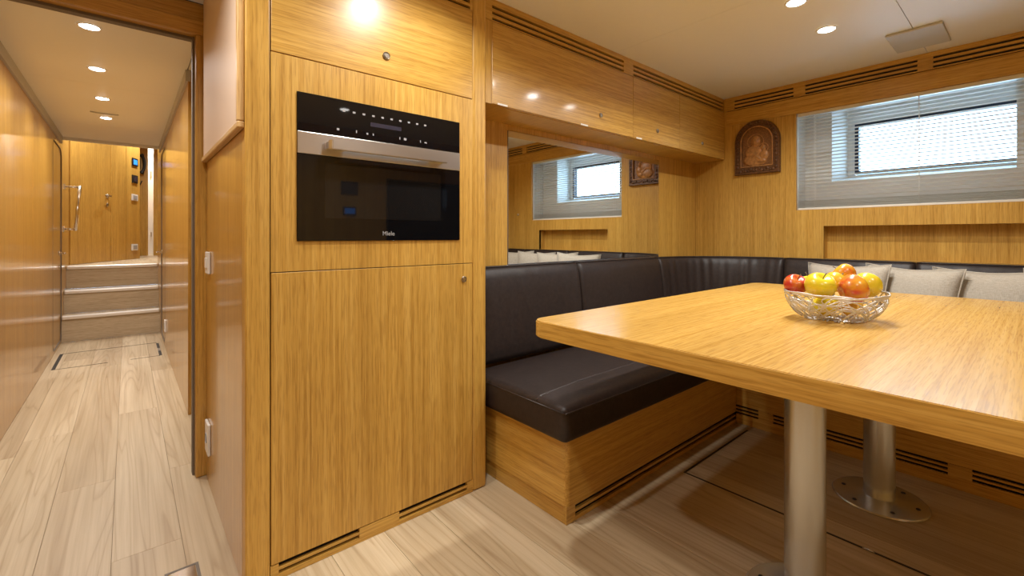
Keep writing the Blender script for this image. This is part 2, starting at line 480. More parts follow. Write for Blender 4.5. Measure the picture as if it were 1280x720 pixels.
# steps
st = thing('staircase', (-0.11, STEP, 0), 'three wooden steps with pale nosings at the end of the passage', 'steps')
zh = [0.0, 0.25, 0.478, 0.713]
for k in range(3):
    y = STEP+0.22*k
    box('riser', (LX+0.0003, RX-0.0003), (y, y+0.02), (zh[k]+(0.001 if k == 0 else 0.0), zh[k+1]-0.024), fl_riser, st)
    if k < 2:
        box('tread', (LX+0.0003, RX-0.0003), (y, y+0.24), (zh[k+1]-0.024, zh[k+1]-0.002), fl_board, st)
    bm = bmesh.new(); bm_box(bm, (LX+0.003, RX-0.003), (y-0.022, y+0.03), (zh[k+1]-0.032, zh[k+1]+0.005), 0.010, 3)
    bm_obj('nosing', bm, m_nosing, st)

# landing above the steps
UP = 0.713
lf = struct(box('floor.002', (LX-0.02, 1.4), (STEP+0.44+0.03, 10.3), (UP-0.03, UP-0.002), fl_board)); lf['label'] = 'pale plank floor of the upper landing'
P1, P2 = Vector((-0.478, 6.90, 0)), Vector((0.135, 8.30, 0))
dv = (P2-P1).normalized(); nv = Vector((dv.y, -dv.x, 0))      # faces the passage
LEN = (P2-P1).length
def lw(s, h, n): return tuple(P1+dv*s+nv*n+Vector((0, 0, h)))
def lwbox(bm, s0, s1, z0, z1, n0, n1):
    v = [bm.verts.new(lw(s, z, n)) for s in (s0, s1) for z in (z0, z1) for n in (n0, n1)]
    for f in ((0, 1, 3, 2), (4, 6, 7, 5), (0, 4, 5, 1), (2, 3, 7, 6), (0, 2, 6, 4), (1, 5, 7, 3)): bm.faces.new([v[i] for i in f])
bm = bmesh.new(); lwbox(bm, -0.02, LEN, UP, 3.0, -0.06, -0.012)
wf = struct(bm_obj('wall_landing', bm, oak_dark)); wf['label'] = 'angled oak wall on the upper landing'
sD = 0.80; sE = 1.16
for a, b in ((sD, sE), (sE, LEN)):
    bm = bmesh.new(); lwbox(bm, a+0.004, b-0.004, UP, 3.0, -0.012, 0)
    bm_obj('wall_panel', bm, oak_z, wf)
bm = bmesh.new(); lwbox(bm, -0.02, sD, 2.85, 3.0, -0.012, 0); bm_obj('wall_panel', bm, oak_z, wf)
bm = bmesh.new(); lwbox(bm, 0.0, sD-0.012, UP+0.004, 2.845, -0.012, 0.0)
d3 = thing('door_3', lw(sD/2, UP, 0), 'plain oak door on the upper landing', None); struct(d3)
bm_obj('door_leaf', bm, oak_z, d3)
bm = bmesh.new()
hs, hz = sD-0.09, 1.53
lathe_bm(bm, [(0, 0), (0.026, 0), (0.026, 0.006), (0.009, 0.008), (0.009, 0.045), (0, 0.045)], lw(hs, hz, 0.001), nv, 16)
tube_bm(bm, [lw(hs, hz, 0.042), lw(hs-0.06, hz, 0.046), lw(hs-0.12, hz, 0.042)], 0.009, 8)
lathe_bm(bm, [(0, 0), (0.022, 0), (0.022, 0.005), (0, 0.006)], lw(hs, hz-0.11, 0.001), nv, 16)
bm_obj('lever_handle', bm, m_lock, d3, True)
# far bulkhead beyond the angled wall, white panel for the bright opening
fb = struct(boxes('wall_far', [((0.0, 0.255), (9.42, 9.47), (UP, 3.0)), ((0.325, 1.4), (9.42, 9.47), (UP, 3.0)), ((0.255, 0.325), (9.42, 9.47), (2.62, 3.0))], oak_z))
fb['label'] = 'oak bulkhead at the far end of the upper landing'
d4 = struct(box('bright_opening_panel', (0.20, 0.85), (10.00, 10.04), (UP, 2.75), m_bright_panel)); d4['label'] = 'white panel standing in for the bright opening at the far bulkhead'  # white panel in place of the bright opening beyond the gap
box('panel_hinge', (0.305, 0.320), (9.985, 10.00), (2.05, 2.16), m_steel, d4); box('panel_hinge', (0.305, 0.320), (9.985, 10.00), (1.02, 1.10), m_steel, d4)
rb = struct(boxes('wall_landing_right', [((1.4, 1.45), (6.6, 10.3), (UP, 3.0)), ((RX+0.045, 1.45), (6.56, 6.60), (UP, 3.0)), ((0.0, 1.45), (10.25, 10.3), (UP, 3.0)), ((0.0, 0.05), (9.47, 10.3), (UP, 3.0)), ((0.02, 0.06), (8.22, 9.42), (UP, 3.0))], oak_z)); rb['label'] = 'oak walls around the upper landing'
lc = struct(boxes('ceiling.002', [((-0.6, 1.45), (6.10, 10.3), (2.76, 2.80)), ((-0.6, 0.4), (6.10, 6.14), (1.96, 2.76))], m_ceil)); lc['label'] = 'white ceiling over the upper landing'

def plate_on_landing(name, s0, s1, z0, z1, mat, lab, cat, face=None, th=0.012, facename='face'):
    g = thing(name, lw((s0+s1)/2, z0, 0), lab, cat)
    bm = bmesh.new(); lwbox(bm, s0, s1, z0, z1, 0.0005, th)
    bmesh.ops.bevel(bm, geom=bm.edges[:], offset=0.003, segments=2, affect='EDGES')
    bm_obj('backplate', bm, mat, g)
    if face:
        bm = bmesh.new(); w_, h_ = s1-s0, z1-z0
        lwbox(bm, s0+w_*0.18, s1-w_*0.18, z0+h_*0.2, z1-h_*0.2, th, th+0.003)
        bm_obj(facename, bm, face, g)
    return g
sc = LEN-0.155
plate_on_landing('control_screen', sc-0.075, sc+0.075, 2.00, 2.11, m_blackp, 'small control panel with a lit blue screen on the landing wall', 'control panel', m_blue, facename='screen')
plate_on_landing('dial_unit', sc-0.075, sc+0.075, 1.765, 1.875, m_blackp, 'black control panel with unlit dial below the blue screen', 'control panel', m_disp, facename='dial')
plate_on_landing('light_switch', sc-0.085, sc+0.075, 1.52, 1.61, m_white, 'white double light switch under the black control panel', 'switch', m_icon, facename='rocker')
plate_on_landing('wall_socket', sc-0.085, sc+0.075, 0.83, 0.92, m_white, 'white wall socket low on the landing wall', 'socket', m_icon, facename='socket_face')
# intercom handset on the far bulkhead
g = thing('intercom_handset', (0.16, 9.42, 2.0), 'black intercom handset hanging on the far bulkhead', 'handset')
hp = []
for k in range(13):
    a = PI*(0.15+0.7*k/12)
    hp.append((0.125+0.085*math.sin(a), 9.37, 2.19+0.17*math.cos(a)))
tube('handset', hp, [0.034 if i in (0, 1, 11, 12) else 0.02 for i in range(13)], m_blackp, g, 10)
box('cradle', (0.10, 0.16), (9.385, 9.419), (2.10, 2.28), m_blackp, g, 0.004)
tube('coiled_cord', [(0.10+0.03*math.sin(k*0.4), 9.385+0.01*math.cos(k*2.2), 2.05-0.0085*k) for k in range(24)]+[(0.15+0.004*k, 9.385, 1.85+0.01*k) for k in range(8)], 0.008, m_blackp, g, 6)

# ------------------------------------------------------------------ door frame between saloon and passage
df = struct(thing('trim_3', (0.0, 2.36, 0), 'oak door frame with header beam between saloon and passage', None))
bm = bmesh.new(); bm_box(bm, (0.220, 0.262), (2.325, 2.41), (0, 1.889), 0.006, 2); bm_obj('jamb', bm, oak_dark, df)
box('seal', (0.212, 0.2205), (2.365, 2.405), (0, 1.889), m_seal, df, 0.002)
bm = bmesh.new(); bm_box(bm, (LX+0.001, LX+0.042), (2.325, 2.41), (0, 1.889), 0.006, 2); bm_obj('jamb', bm, oak_dark, df)
bm = bmesh.new(); bm_box(bm, (LX+0.001, 0.262), (2.325, 2.415), (1.889, 1.950), 0.006, 2); bm_obj('header', bm, oak_dark_x, df)
box('header_fascia', (LX+0.001, 0.262), (2.345, 2.419), (1.950, CEIL-0.001), oak_dark_x, df)
box('seal', (LX+0.045, 0.212), (2.37, 2.405), (1.878, 1.889), m_seal, df)

# ------------------------------------------------------------------ oven cabinet
oc = thing('oven_cabinet', (0.69, FY+0.3, 0), 'tall oak cabinet with a built-in oven and push-lock doors', 'cabinet')
OX0, OX1 = 0.257, 1.126
bm = bmesh.new(); bm_box(bm, (OX0, 0.3215), (FY, FY+0.05), (0, CEIL-0.001), 0.004, 2); bm_obj('corner_post', bm, oak_z, oc)
bm = bmesh.new(); bm_box(bm, (1.0585, OX1), (FY, FY+0.05), (0, CEIL-0.001), 0.010, 3); bm_obj('corner_post', bm, oak_z, oc)
box('side_panel', (0.2575, 0.28), (FY+0.0505, 2.324), (0, CEIL-0.001), oak_gloss, oc)
boxes('carcass', [((OX1-0.02, OX1-0.002), (FY+0.0505, 2.289), (0, CEIL-0.001)), ((0.281, OX1-0.021), (2.29, 2.324), (0, CEIL-0.001)), ((0.32, 1.06), (FY+0.026, FY+0.05), (0.05, 0.94)), ((0.32, 1.06), (FY+0.026, FY+0.05), (1.55, 2.0))], oak_z, oc)
bm = bmesh.new(); bm_box(bm, (0.3245, 1.0555), (FY+0.001, FY+0.021), (1.583, 1.936), 0.0012, 1); d_up = bm_obj('upper_door', bm, oak_door, oc)
bm = bmesh.new(); bm_box(bm, (0.3245, 1.0555), (FY+0.001, FY+0.021), (0.050, 0.9205), 0.0012, 1); d_lo = bm_obj('lower_door', bm, oak_z, oc)
# panel around the oven
ovx0, ovx1, ovz0, ovz1 = 0.396, 0.991, 1.016, 1.476
boxes('oven_surround', [((0.3235, ovx0-0.001), (FY+0.001, FY+0.021), (0.9235, 1.580)), ((ovx1+0.001, 1.0565), (FY+0.001, FY+0.021), (0.9235, 1.580)),
      ((ovx0-0.001, ovx1+0.001), (FY+0.001, FY+0.021), (0.9235, ovz0-0.001)), ((ovx0-0.001, ovx1+0.001), (FY+0.001, FY+0.021), (ovz1+0.001, 1.580))], oak_z, oc)
def push_lock(parent, loc, axis='-y', r=0.0135):
    lathe('push_lock', [(0, 0.006), (r*0.55, 0.006), (r*0.62, 0.003), (r*0.75, 0.003), (r*0.82, 0.006), (r, 0.004), (r, -0.002), (0, -0.002)], loc, m_lock, parent, axis, 24)
push_lock(d_up, (0.6875, FY+0.001, 1.660)); push_lock(d_lo, (1.014, FY+0.001, 0.860), r=0.012)
# plinth with ventilation slots
pz = [0.001, 0.0175, 0.0275, 0.0355, 0.0455, 0.0475]
slots = [(0.345, 0.592), (0.737, 1.030)]
xs = [0.3225, 0.345, 0.592, 0.737, 1.030, 1.0575]
box('plinth_backing', (0.3225, 1.0575), (FY+0.020, FY+0.024), (0.001, 0.0475), m_black, oc)
for a, b in ((0.3225, 0.345), (0.592, 0.737), (1.030, 1.0575)): box('plinth', (a, b), (FY+0.001, FY+0.0155), (pz[1]-0.001, pz[5]), oak_x, oc)
box('plinth', (0.3225, 1.0575), (FY+0.001, FY+0.0155), (pz[0], pz[1]-0.001), oak_x, oc)
for a, b in slots:
    box('vent_slat', (a, b), (FY+0.002, FY+0.012), (pz[2], pz[3]), oak_x, oc)

# raised board on the cabinet's passage side
g = thing('side_board', (0.262, 1.9, 1.345), 'wooden board, its reflected haze painted beige, with pale edge strips above the light switch', 'board')
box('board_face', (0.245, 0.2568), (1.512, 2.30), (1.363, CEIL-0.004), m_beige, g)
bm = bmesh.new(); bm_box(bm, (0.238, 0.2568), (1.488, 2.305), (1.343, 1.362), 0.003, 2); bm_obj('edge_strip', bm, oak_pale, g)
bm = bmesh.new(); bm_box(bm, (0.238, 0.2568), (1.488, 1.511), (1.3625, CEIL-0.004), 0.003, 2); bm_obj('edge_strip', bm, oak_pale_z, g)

def side_plate(name, y0, y1, z0, z1, lab, cat, inner):
    g = thing(name, (0.262, (y0+y1)/2, z0), lab, cat)
    bm = bmesh.new(); bm_box(bm, (0.247, 0.2570), (y0, y1), (z0, z1), 0.003, 2); bm_obj('backplate', bm, m_white, g)
    h = z1-z0
    if inner == 'rocker':
        box('rocker', (0.243, 0.247), (y0+0.02, y1-0.02), (z0+0.025, z1-0.025), m_white, g, 0.001)
    else:
        lathe('socket_well', [(0.0, -0.002), (0.018, -0.002), (0.020, 0.003), (0.022, 0.0)], (0.247, (y0+y1)/2, (z0+z1)/2), m_icon, g, '-x', 20)
    return g
side_plate('light_switch', 2.19, 2.27, 0.875, 0.965, 'white light switch on the cabinet side beneath the beige board', 'switch', 'rocker')
side_plate('wall_socket', 2.185, 2.275, 0.135, 0.262, 'white power socket near the floor beside the door frame', 'socket', 'socket')
g = thing('wall_socket', (RX, 5.15, 0.16), 'small white socket low on the passage panelling before the steps', 'socket')
bm = bmesh.new(); bm_box(bm, (RX-0.012, RX-0.0005), (5.10, 5.18), (0.165, 0.27), 0.003, 2); bm_obj('backplate', bm, m_white, g)
box('socket_face', (RX-0.014, RX-0.012), (5.12, 5.16), (0.19, 0.245), m_icon, g)

# ------------------------------------------------------------------ oven
ov = thing('oven', (0.6935, FY, ovz0), 'black glass built-in oven with a steel handle band', 'oven')
OYF = FY-0.004
box('chassis', (ovx0+0.004, ovx1-0.004), (FY+0.0015, FY+0.3), (ovz0+0.004, ovz1-0.004), m_black, ov)
cp = box('control_panel', (ovx0, ovx1), (OYF, FY+0.001), (1.356, ovz1), m_glass, ov, 0.001)
box('trim_band', (ovx0, ovx1), (OYF-0.001, FY+0.001), (1.287, 1.355), m_steel, ov, 0.0012)
dg = box('door_glass', (ovx0, ovx1), (OYF, FY+0.001), (ovz0, 1.286), m_glass, ov)
box('door_window', (0.478, 0.905), (OYF-0.0006, OYF), (1.088, 1.262), m_glass2, dg)
# handle: flat tapered bar on two mounts
hx0, hx1 = 0.486, 0.905
bm = bmesh.new(); prism_bm(bm, [(hx0, OYF-0.046), (hx1, OYF-0.046), (hx1+0.008, OYF-0.030), (hx0-0.008, OYF-0.030)], lambda a, b, h: (a, b, h), 1.303, 1.333)
bmesh.ops.bevel(bm, geom=bm.edges[:], offset=0.002, segments=2, affect='EDGES')
hd = bm_obj('handle', bm, m_steel, ov)
for a, b in ((hx0-0.006, hx0+0.05), (hx1-0.05, hx1+0.006)):
    box('handle_mount', (a, b), (OYF-0.031, OYF-0.001), (1.306, 1.330), m_steel, hd, 0.002)
box('display', (0.628, 0.742), (OYF-0.0005, OYF), (1.404, 1.418), m_disp, cp)
ic = []
for k in range(10):
    x = 0.533+k*0.0333
    b = box('printed_symbol', (x+0.001, x+0.010), (OYF-0.0004, OYF), (1.4375, 1.4435), m_icon, cp)
for x, w_, h_ in ((0.515, 0.008, 0.007), (0.578, 0.0035, 0.009), (0.614, 0.006, 0.006), (0.636, 0.004, 0.007), (0.735, 0.003, 0.009), (0.752, 0.010, 0.008), (0.817, 0.003, 0.009), (0.835, 0.010, 0.005)):
    box('printed_symbol', (x, x+w_), (OYF-0.0004, OYF), (1.374, 1.374+h_), m_icon, cp)
def text_mesh(name, txt, size, mat, parent, M):
    cu = bpy.data.curves.new(name, 'FONT'); cu.body = txt; cu.size = size; cu.align_x = 'CENTER'; cu.extrude = 0.0003; cu.offset = 0.0001
    t = bpy.data.objects.new('tmp', cu); C.objects.link(t)
    bpy.context.view_layer.update()
    me = bpy.data.meshes.new_from_object(t.evaluated_get(bpy.context.evaluated_depsgraph_get()))
    bpy.data.objects.remove(t)
    me.transform(M); me.transform(Matrix.Translation(-off_of(parent)))
    me.materials.clear()
    return mesh_link(name, me, mat, parent, False, off_of(parent))
text_mesh('maker_name', 'Miele', 0.021, m_icon, ov, Matrix.Translation((0.6935, OYF-0.0006, 1.033)) @ Matrix.Rotation(PI/2, 4, 'X'))

# ------------------------------------------------------------------ wall cabinets above the sofa
def wall_cabinet(x0, x1, lockx, lab):
    g = thing('wall_cabinet', ((x0+x1)/2, FY+0.12, 1.587), lab, 'cabinet', None)
    box('body', (x0+0.0005, x1-0.0005), (FY+0.034, BY-0.001), (1.587, 1.935), oak_y, g)
    bm = bmesh.new(); bm_box(bm, (x0+0.001, x1-0.001), (FY+0.012, FY+0.033), (1.589, 1.934), 0.0012, 1)
    d = bm_obj('door', bm, oak_door, g)
    push_lock(d, (lockx, FY+0.012, 1.664), r=0.0125)
    if x0 < 2.5: box('white_pad', (x0+0.03, x0+0.085), (FY+0.0112, FY+0.012), (1.589, 1.597), m_white, d)  # small white pads on the door's lower edge
    if x1-x0 > 0.8: box('white_pad', (x1-0.45, x1-0.395), (FY+0.0112, FY+0.012), (1.589, 1.597), m_white, d)
    return g
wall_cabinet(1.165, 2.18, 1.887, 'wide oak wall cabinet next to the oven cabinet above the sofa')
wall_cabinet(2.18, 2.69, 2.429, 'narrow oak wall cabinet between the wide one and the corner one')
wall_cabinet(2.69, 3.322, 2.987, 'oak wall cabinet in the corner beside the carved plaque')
t = struct(box('trim_4', (1.127, 1.1645), (FY+0.012, FY+0.05), (1.587, 1.935), oak_z)); t['label'] = 'oak filler strip between oven cabinet and wall cabinets'

def fascia_x(name, x0, x1, groups, y, lab):
    f = struct(thing(name, ((x0+x1)/2, y, 1.936), lab, None))
    box('backing', (x0, x1), (y+0.021, y+0.026), (1.937, CEIL-0.001), m_black, f)
    zz = [1.937, 1.941, 1.953, 1.966, 1.978, 1.991, 2.003, CEIL-0.001]
    edges = [x0]+[v for g_ in groups for v in g_]+[x1]
    for a, b in zip(edges[0::2], edges[1::2]):
        if b-a > 0.002: box('fascia_block', (a, b), (y, y+0.0155), (zz[1], zz[6]), oak_x, f)
    box('top_rail', (x0, x1), (y, y+0.0155), (zz[6], zz[7]), oak_x, f)
    box('bottom_rail', (x0, x1), (y, y+0.0155), (zz[0], zz[1]), oak_x, f)
    for a, b in groups:
        box('vent_slat', (a, b), (y+0.001, y+0.0125), (zz[2], zz[3]), oak_x, f)
        box('vent_slat', (a, b), (y+0.001, y+0.0125), (zz[4], zz[5]), oak_x, f)
    return f
fascia_x('trim_5', 1.127, WX-0.02, [(1.166, 2.09), (2.18, 3.295)], FY+0.012, 'slotted oak vent fascia above the wall cabinets')
fascia_x('trim_6', 0.3225, 1.0575, [(0.35, 1.045)], FY+0.002, 'slotted oak vent strip above the oven cabinet')

# ------------------------------------------------------------------ back wall and mirror
wb = struct(box('wall_back', (OX1, WX+0.1), (BY+0.012, BY+0.05), (-0.05, CEIL), oak_z)); wb['label'] = 'oak wall behind the sofa, under the wall cabinets'
for a, b in ((OX1, 1.436), (2.809, WX-0.001)): box('wall_panel', (a, b), (BY, BY+0.0115), (0, CEIL), oak_z, wb)
boxes('wall_panel', [((1.437, 2.808), (BY, BY+0.0115), (0, 0.80)), ((1.437, 2.808), (BY, BY+0.0115), (1.558, CEIL))], oak_z, wb)
g = thing('wall_mirror', (2.12, BY, 0.80), 'large frameless mirror set into the oak wall above the sofa', 'mirror')
box('mirror_glass', (1.4405, 2.8055), (BY-0.001, BY+0.006), (0.804, 1.555), m_mirror, g)
box('edge', (1.4365, 1.4405), (BY-0.002, BY+0.007), (0.801, 1.557), m_seal, g); box('edge', (2.8055, 2.8085), (BY-0.002, BY+0.007), (0.801, 1.557), m_chrome, g)

# ------------------------------------------------------------------ window wall
ww = struct(box('wall_window', (WX+0.0125, WX+0.02), (-0.60, -0.55), (0.2, 0.21), oak_z))
bpy.data.objects.remove(ww)
WYT, WYB, WZT, WZB = 1.03, -0.142, 1.832, 1.200
NY0, NY1, NZ0, NZ1 = -0.02, 0.876, 0.89, 1.094
ysb = [NEAR, WYB, NY0, NY1, WYT, BY]; zsb = [0, NZ0, NZ1, WZB, WZT, 1.936]
holes = [(WYB, WYT, WZB, WZT), (NY0, NY1, NZ0, NZ1)]
lst = [((WX+0.012, WX+0.024), (a, b), (c, d)) for a, b, c, d in wall_cells([NEAR, WYB, NY0, NY1, WYT, BY+0.05], [-0.05, NZ0, NZ1, WZB, WZT, CEIL], holes)]
ww = struct(boxes('wall_window', lst, oak_dark)); ww['label'] = 'oak wall with the window recess and a long shallow niche'
lst = [((WX, WX+0.012), (a, b), (c, d)) for a, b, c, d in wall_cells([NEAR, WYB, NY0, NY1, WYT, BY-0.0005], [0, NZ0, NZ1, WZB, WZT], holes)]
boxes('wall_panel', lst, oak_z, ww)
box('upper_wall_panel', (WX, WX+0.012), (NEAR, FY+0.0), (WZT+0.001, 1.935), oak_y, ww)
box('upper_wall_panel', (WX, WX+0.012), (FY, BY-0.0005), (WZT+0.001, CEIL), oak_z, ww)
# niche lining
boxes('niche_lining', [((WX+0.082, WX+0.095), (NY0-0.012, NY1+0.012), (NZ0-0.012, NZ1+0.012)), ((WX+0.0005, WX+0.082), (NY0-0.012, NY0), (NZ0-0.012, NZ1+0.012)), ((WX+0.0005, WX+0.082), (NY1, NY1+0.012), (NZ0-0.012, NZ1+0.012)),
      ((WX+0.0005, WX+0.082), (NY0, NY1), (NZ1, NZ1+0.012)), ((WX+0.0005, WX+0.082), (NY0, NY1), (NZ0-0.012, NZ0))], oak_z, ww)
# fascia on the window wall
def fascia_y(name, y0, y1, groups, x, lab):
    f = struct(thing(name, (x, (y0+y1)/2, 1.936), lab, None))
    box('backing', (x-0.004, x-0.0005), (y0, y1), (1.937, CEIL-0.001), m_black, f)
    zz = [1.937, 1.941, 1.953, 1.966, 1.978, 1.991, 2.003, CEIL-0.001]
    edges = [y0]+[v for g_ in groups for v in g_]+[y1]
    for a, b in zip(edges[0::2], edges[1::2]):
        if b-a > 0.002: box('fascia_block', (x-0.018, x-0.0045), (a, b), (zz[1], zz[6]), oak_y, f)
    box('top_rail', (x-0.018, x-0.0045), (y0, y1), (zz[6], zz[7]), oak_y, f)
    box('bottom_rail', (x-0.018, x-0.0045), (y0, y1), (zz[0], zz[1]), oak_y, f)
    for a, b in groups:
        box('vent_slat', (x-0.017, x-0.0045), (a, b), (zz[2], zz[3]), oak_y, f)
        box('vent_slat', (x-0.017, x-0.0045), (a, b), (zz[4], zz[5]), oak_y, f)
    return f
fascia_y('trim_7', NEAR, FY+0.008, [(-1.1, -0.27), (-0.20, 0.368), (0.431, 0.9725), (1.039, 1.4175)], WX, 'slotted oak vent fascia above the window')

# window: recess, liner, funnel, frame, pane
LXP = 3.51; PX = 3.80
oy0, oy1, oz0, oz1 = 0.071, 0.877, 1.388, 1.93
fy0, fy1, fz0, fz1 = 0.045, 0.815, 1.452, 1.797
win = struct(thing('window_1', (LXP, 0.45, WZB), 'hull window with dark frame set deep in a pale lined recess', None))
boxes('recess_lining', [((WX+0.025, LXP), (WYB-0.015, WYB), (WZB-0.015, 2.0)), ((WX+0.025, LXP), (WYT, WYT+0.015), (WZB-0.015, 2.0)), ((WX+0.025, LXP), (WYB, WYT), (WZB-0.015, WZB)), ((WX+0.025, LXP), (WYB, WYT), (1.94, 1.955))], m_liner, win)
lst = [((LXP, LXP+0.012), (a, b), (c, d)) for a, b, c, d in wall_cells([WYB-0.015, oy0, oy1, WYT+0.015], [WZB-0.015, oz0, oz1, 2.0], [(oy0, oy1, oz0, oz1)])]
boxes('liner_panel', lst, m_liner, win)
# funnel
V = [(LXP+0.006, oy0, oz0), (LXP+0.006, oy1, oz0), (LXP+0.006, oy1, oz1), (LXP+0.006, oy0, oz1), (PX, fy0-0.05, fz0-0.02), (PX, fy1+0.04, fz0-0.02), (PX, fy1+0.04, fz1+0.10), (PX, fy0-0.05, fz1+0.10)]
mesh_obj('reveal', V, [(0, 1, 5, 4), (1, 2, 6, 5), (2, 3, 7, 6), (3, 0, 4, 7)], m_liner, win)
def ring(name, x0, x1, a, b, mat, parent):
    """rectangular ring between rects a (outer) and b (inner) = (y0,y1,z0,z1), rounded"""
    out = rounded_rect(a[0], a[1], a[2], a[3], 0.004, 4); inn = rounded_rect(b[0], b[1], b[2], b[3], 0.012, 4)
    bm = bmesh.new(); n = len(out)
    R = [[bm.verts.new((x, p[0], p[1])) for p in q] for q in (out, inn) for x in (x0, x1)]
    for i in range(n):
        j = (i+1) % n
        bm.faces.new((R[0][i], R[0][j], R[2][j], R[2][i])); bm.faces.new((R[2][i], R[2][j], R[3][j], R[3][i]))
        bm.faces.new((R[3][i], R[3][j], R[1][j], R[1][i])); bm.faces.new((R[1][i], R[1][j], R[0][j], R[0][i]))
    return bm_obj(name, bm, mat, parent)
ring('hull_lining', PX, PX+0.012, (fy0-0.08, fy1+0.08, fz0-0.06, fz1+0.14), (fy0-0.004, fy1+0.004, fz0-0.004, fz1+0.004), m_liner, win)
ring('frame', PX-0.012, PX+0.04, (fy0, fy1, fz0, fz1), (fy0+0.022, fy1-0.022, fz0+0.018, fz1-0.022), m_frame, win)
box('pane', (PX+0.012, PX+0.018), (fy0+0.016, fy1-0.016), (fz0+0.014, fz1-0.016), m_pane, win)

# venetian blind
vb = thing('venetian_blind', (WX+0.03, 0.444, WZB), 'cream venetian blind lowered over the window', 'blind')
by0, by1 = WYB+0.006, WYT-0.006
BXC = WX+0.030
box('headrail', (BXC-0.016, BXC+0.016), (by0, by1), (WZT-0.022, WZT-0.001), m_slat, vb, 0.001)
def slat_mesh(tilt):
    vs, fs = [], []
    n = 4; wd = 0.0235
    for iy, y in enumerate((by0, by1)):
        for side in (0, 1):
            for k in range(n+1):
                s = -wd/2+wd*k/n
                z = 0.0018*(1-(2*s/wd)**2)-side*0.0004
                vs.append((s*math.cos(tilt)-z*math.sin(tilt), y-0.444, s*math.sin(tilt)+z*math.cos(tilt)))
    def I(iy, side, k): return iy*2*(n+1)+side*(n+1)+k
    for k in range(n):
        fs.append((I(0, 0, k), I(0, 0, k+1), I(1, 0, k+1), I(1, 0, k)))
        fs.append((I(0, 1, k), I(1, 1, k), I(1, 1, k+1), I(0, 1, k+1)))
    fs.append((I(0, 0, 0), I(1, 0, 0), I(1, 1, 0), I(0, 1, 0))); fs.append((I(0, 0, n), I(0, 1, n), I(1, 1, n), I(1, 0, n)))
    me = bpy.data.meshes.new('slat'); me.from_pydata(vs, [], fs); me.update()
    me.materials.append(m_slat)
    return me
sm = slat_mesh(math.radians(-7))
z = WZT-0.034; zs_ = []
while z > WZB+0.062: zs_.append(z); z -= 0.0215
zs_ += [WZB+0.058-0.0075*k for k in range(6)]
for z in zs_:
    o = bpy.data.objects.new('slat', sm); C.objects.link(o); o.parent = vb
    o.location = (0, 0, z-WZB)
box('bottom_rail', (BXC-0.013, BXC+0.013), (by0, by1), (WZB+0.001, WZB+0.013), m_slat, vb, 0.002)
for y in (0.93, 0.43, -0.06):
    for dx in (-0.0135, 0.0135):
        tube('ladder_cord', [(BXC+dx, y, WZB+0.012), (BXC+dx, y, WZT-0.02)], 0.0013, m_cord, vb, 5)

# door knob/catch on the window wall beyond the blind
g = thing('wall_catch', (WX, -0.33, 1.27), 'small dark push catch on the oak wall beside the blind', 'catch')
lathe('rosette', [(0, 0.006), (0.009, 0.006), (0.012, 0.003), (0.012, 0), (0, 0)], (WX-0.0005, -0.36, 1.27), m_lock, g, '-x', 20)

# carved plaque
pl = thing('carved_plaque', (WX, 1.266, 1.463), 'arched carved wooden plaque with two haloed figures beside the blind', 'plaque')
PYc, PW, PZ0, PH = 1.266, 0.148, 1.463, 0.372
def arch(w_, z0, h, n=20, yc=PYc):
    zc = z0+h-w_
    return [(yc-w_, z0), (yc+w_, z0)]+[(yc+w_*math.cos(PI*k/n), zc+w_*math.sin(PI*k/n)) for k in range(0, n+1)]
def pfn(x): return lambda a, b, h: (x-h, a, b)
bm = bmesh.new(); prism_bm(bm, arch(PW, PZ0, PH), pfn(WX-0.0005), 0, 0.012); bm_obj('backboard', bm, m_carve, pl)
outer = arch(PW, PZ0, PH); inner = arch(0.102, PZ0+0.052, PH-0.098)
bm = bmesh.new(); n = len(outer)
lo = [bm.verts.new((WX-0.012, a, b)) for a, b in outer]; mo = [bm.verts.new((WX-0.024, PYc+(a-PYc)*0.97, PZ0+(b-PZ0)*0.99+0.002)) for a, b in outer]
mi = [bm.verts.new((WX-0.024, a, b)) for a, b in inner]; li = [bm.verts.new((WX-0.012, PYc+(a-PYc)*0.96, b)) for a, b in inner]
for i in range(n):
    j = (i+1) % n
    for A, B in ((lo, mo), (mo, mi), (mi, li)): bm.faces.new((A[i], A[j], B[j], B[i]))
fr_ = bm_obj('frame', bm, m_carve, pl)
bm = bmesh.new(); prism_bm(bm, arch(0.097, PZ0+0.055, PH-0.104), pfn(WX-0.0125), 0, 0.0012); bm_obj('relief_ground', bm, m_carve3, pl)
tube('inner_bead', [(WX-0.023, a, b) for a, b in inner], 0.0045, m_carve2, fr_, 8, True)
bm = bmesh.new()
path = []
for (a, b), (c, d) in zip(outer, inner): path.append(((a+c)/2, (b+d)/2))
tot = []
m_ = len(path)
for i in range(m_):
    a, b = Vector(path[i]), Vector(path[(i+1) % m_]); L = (b-a).length; k = max(1, int(L/0.017))
    for q in range(k): tot.append(a.lerp(b, q/k))
for i, p in enumerate(tot):
    r = 0.0115 if i % 2 else 0.0085
    t_ = bmesh.new(); bmesh.ops.create_icosphere(t_, subdivisions=1, radius=r)
    bmesh.ops.scale(t_, verts=t_.verts, vec=(0.75, 1, 1)); bmesh.ops.translate(t_, verts=t_.verts, vec=(WX-0.024, p.x, p.y+(0.006 if i % 3 == 0 else -0.004)))
    me = bpy.data.meshes.new('t'); t_.to_mesh(me); t_.free(); bm.from_mesh(me); bpy.data.meshes.remove(me)
bm_obj('carved_scrollwork', bm, m_carve, fr_, True)
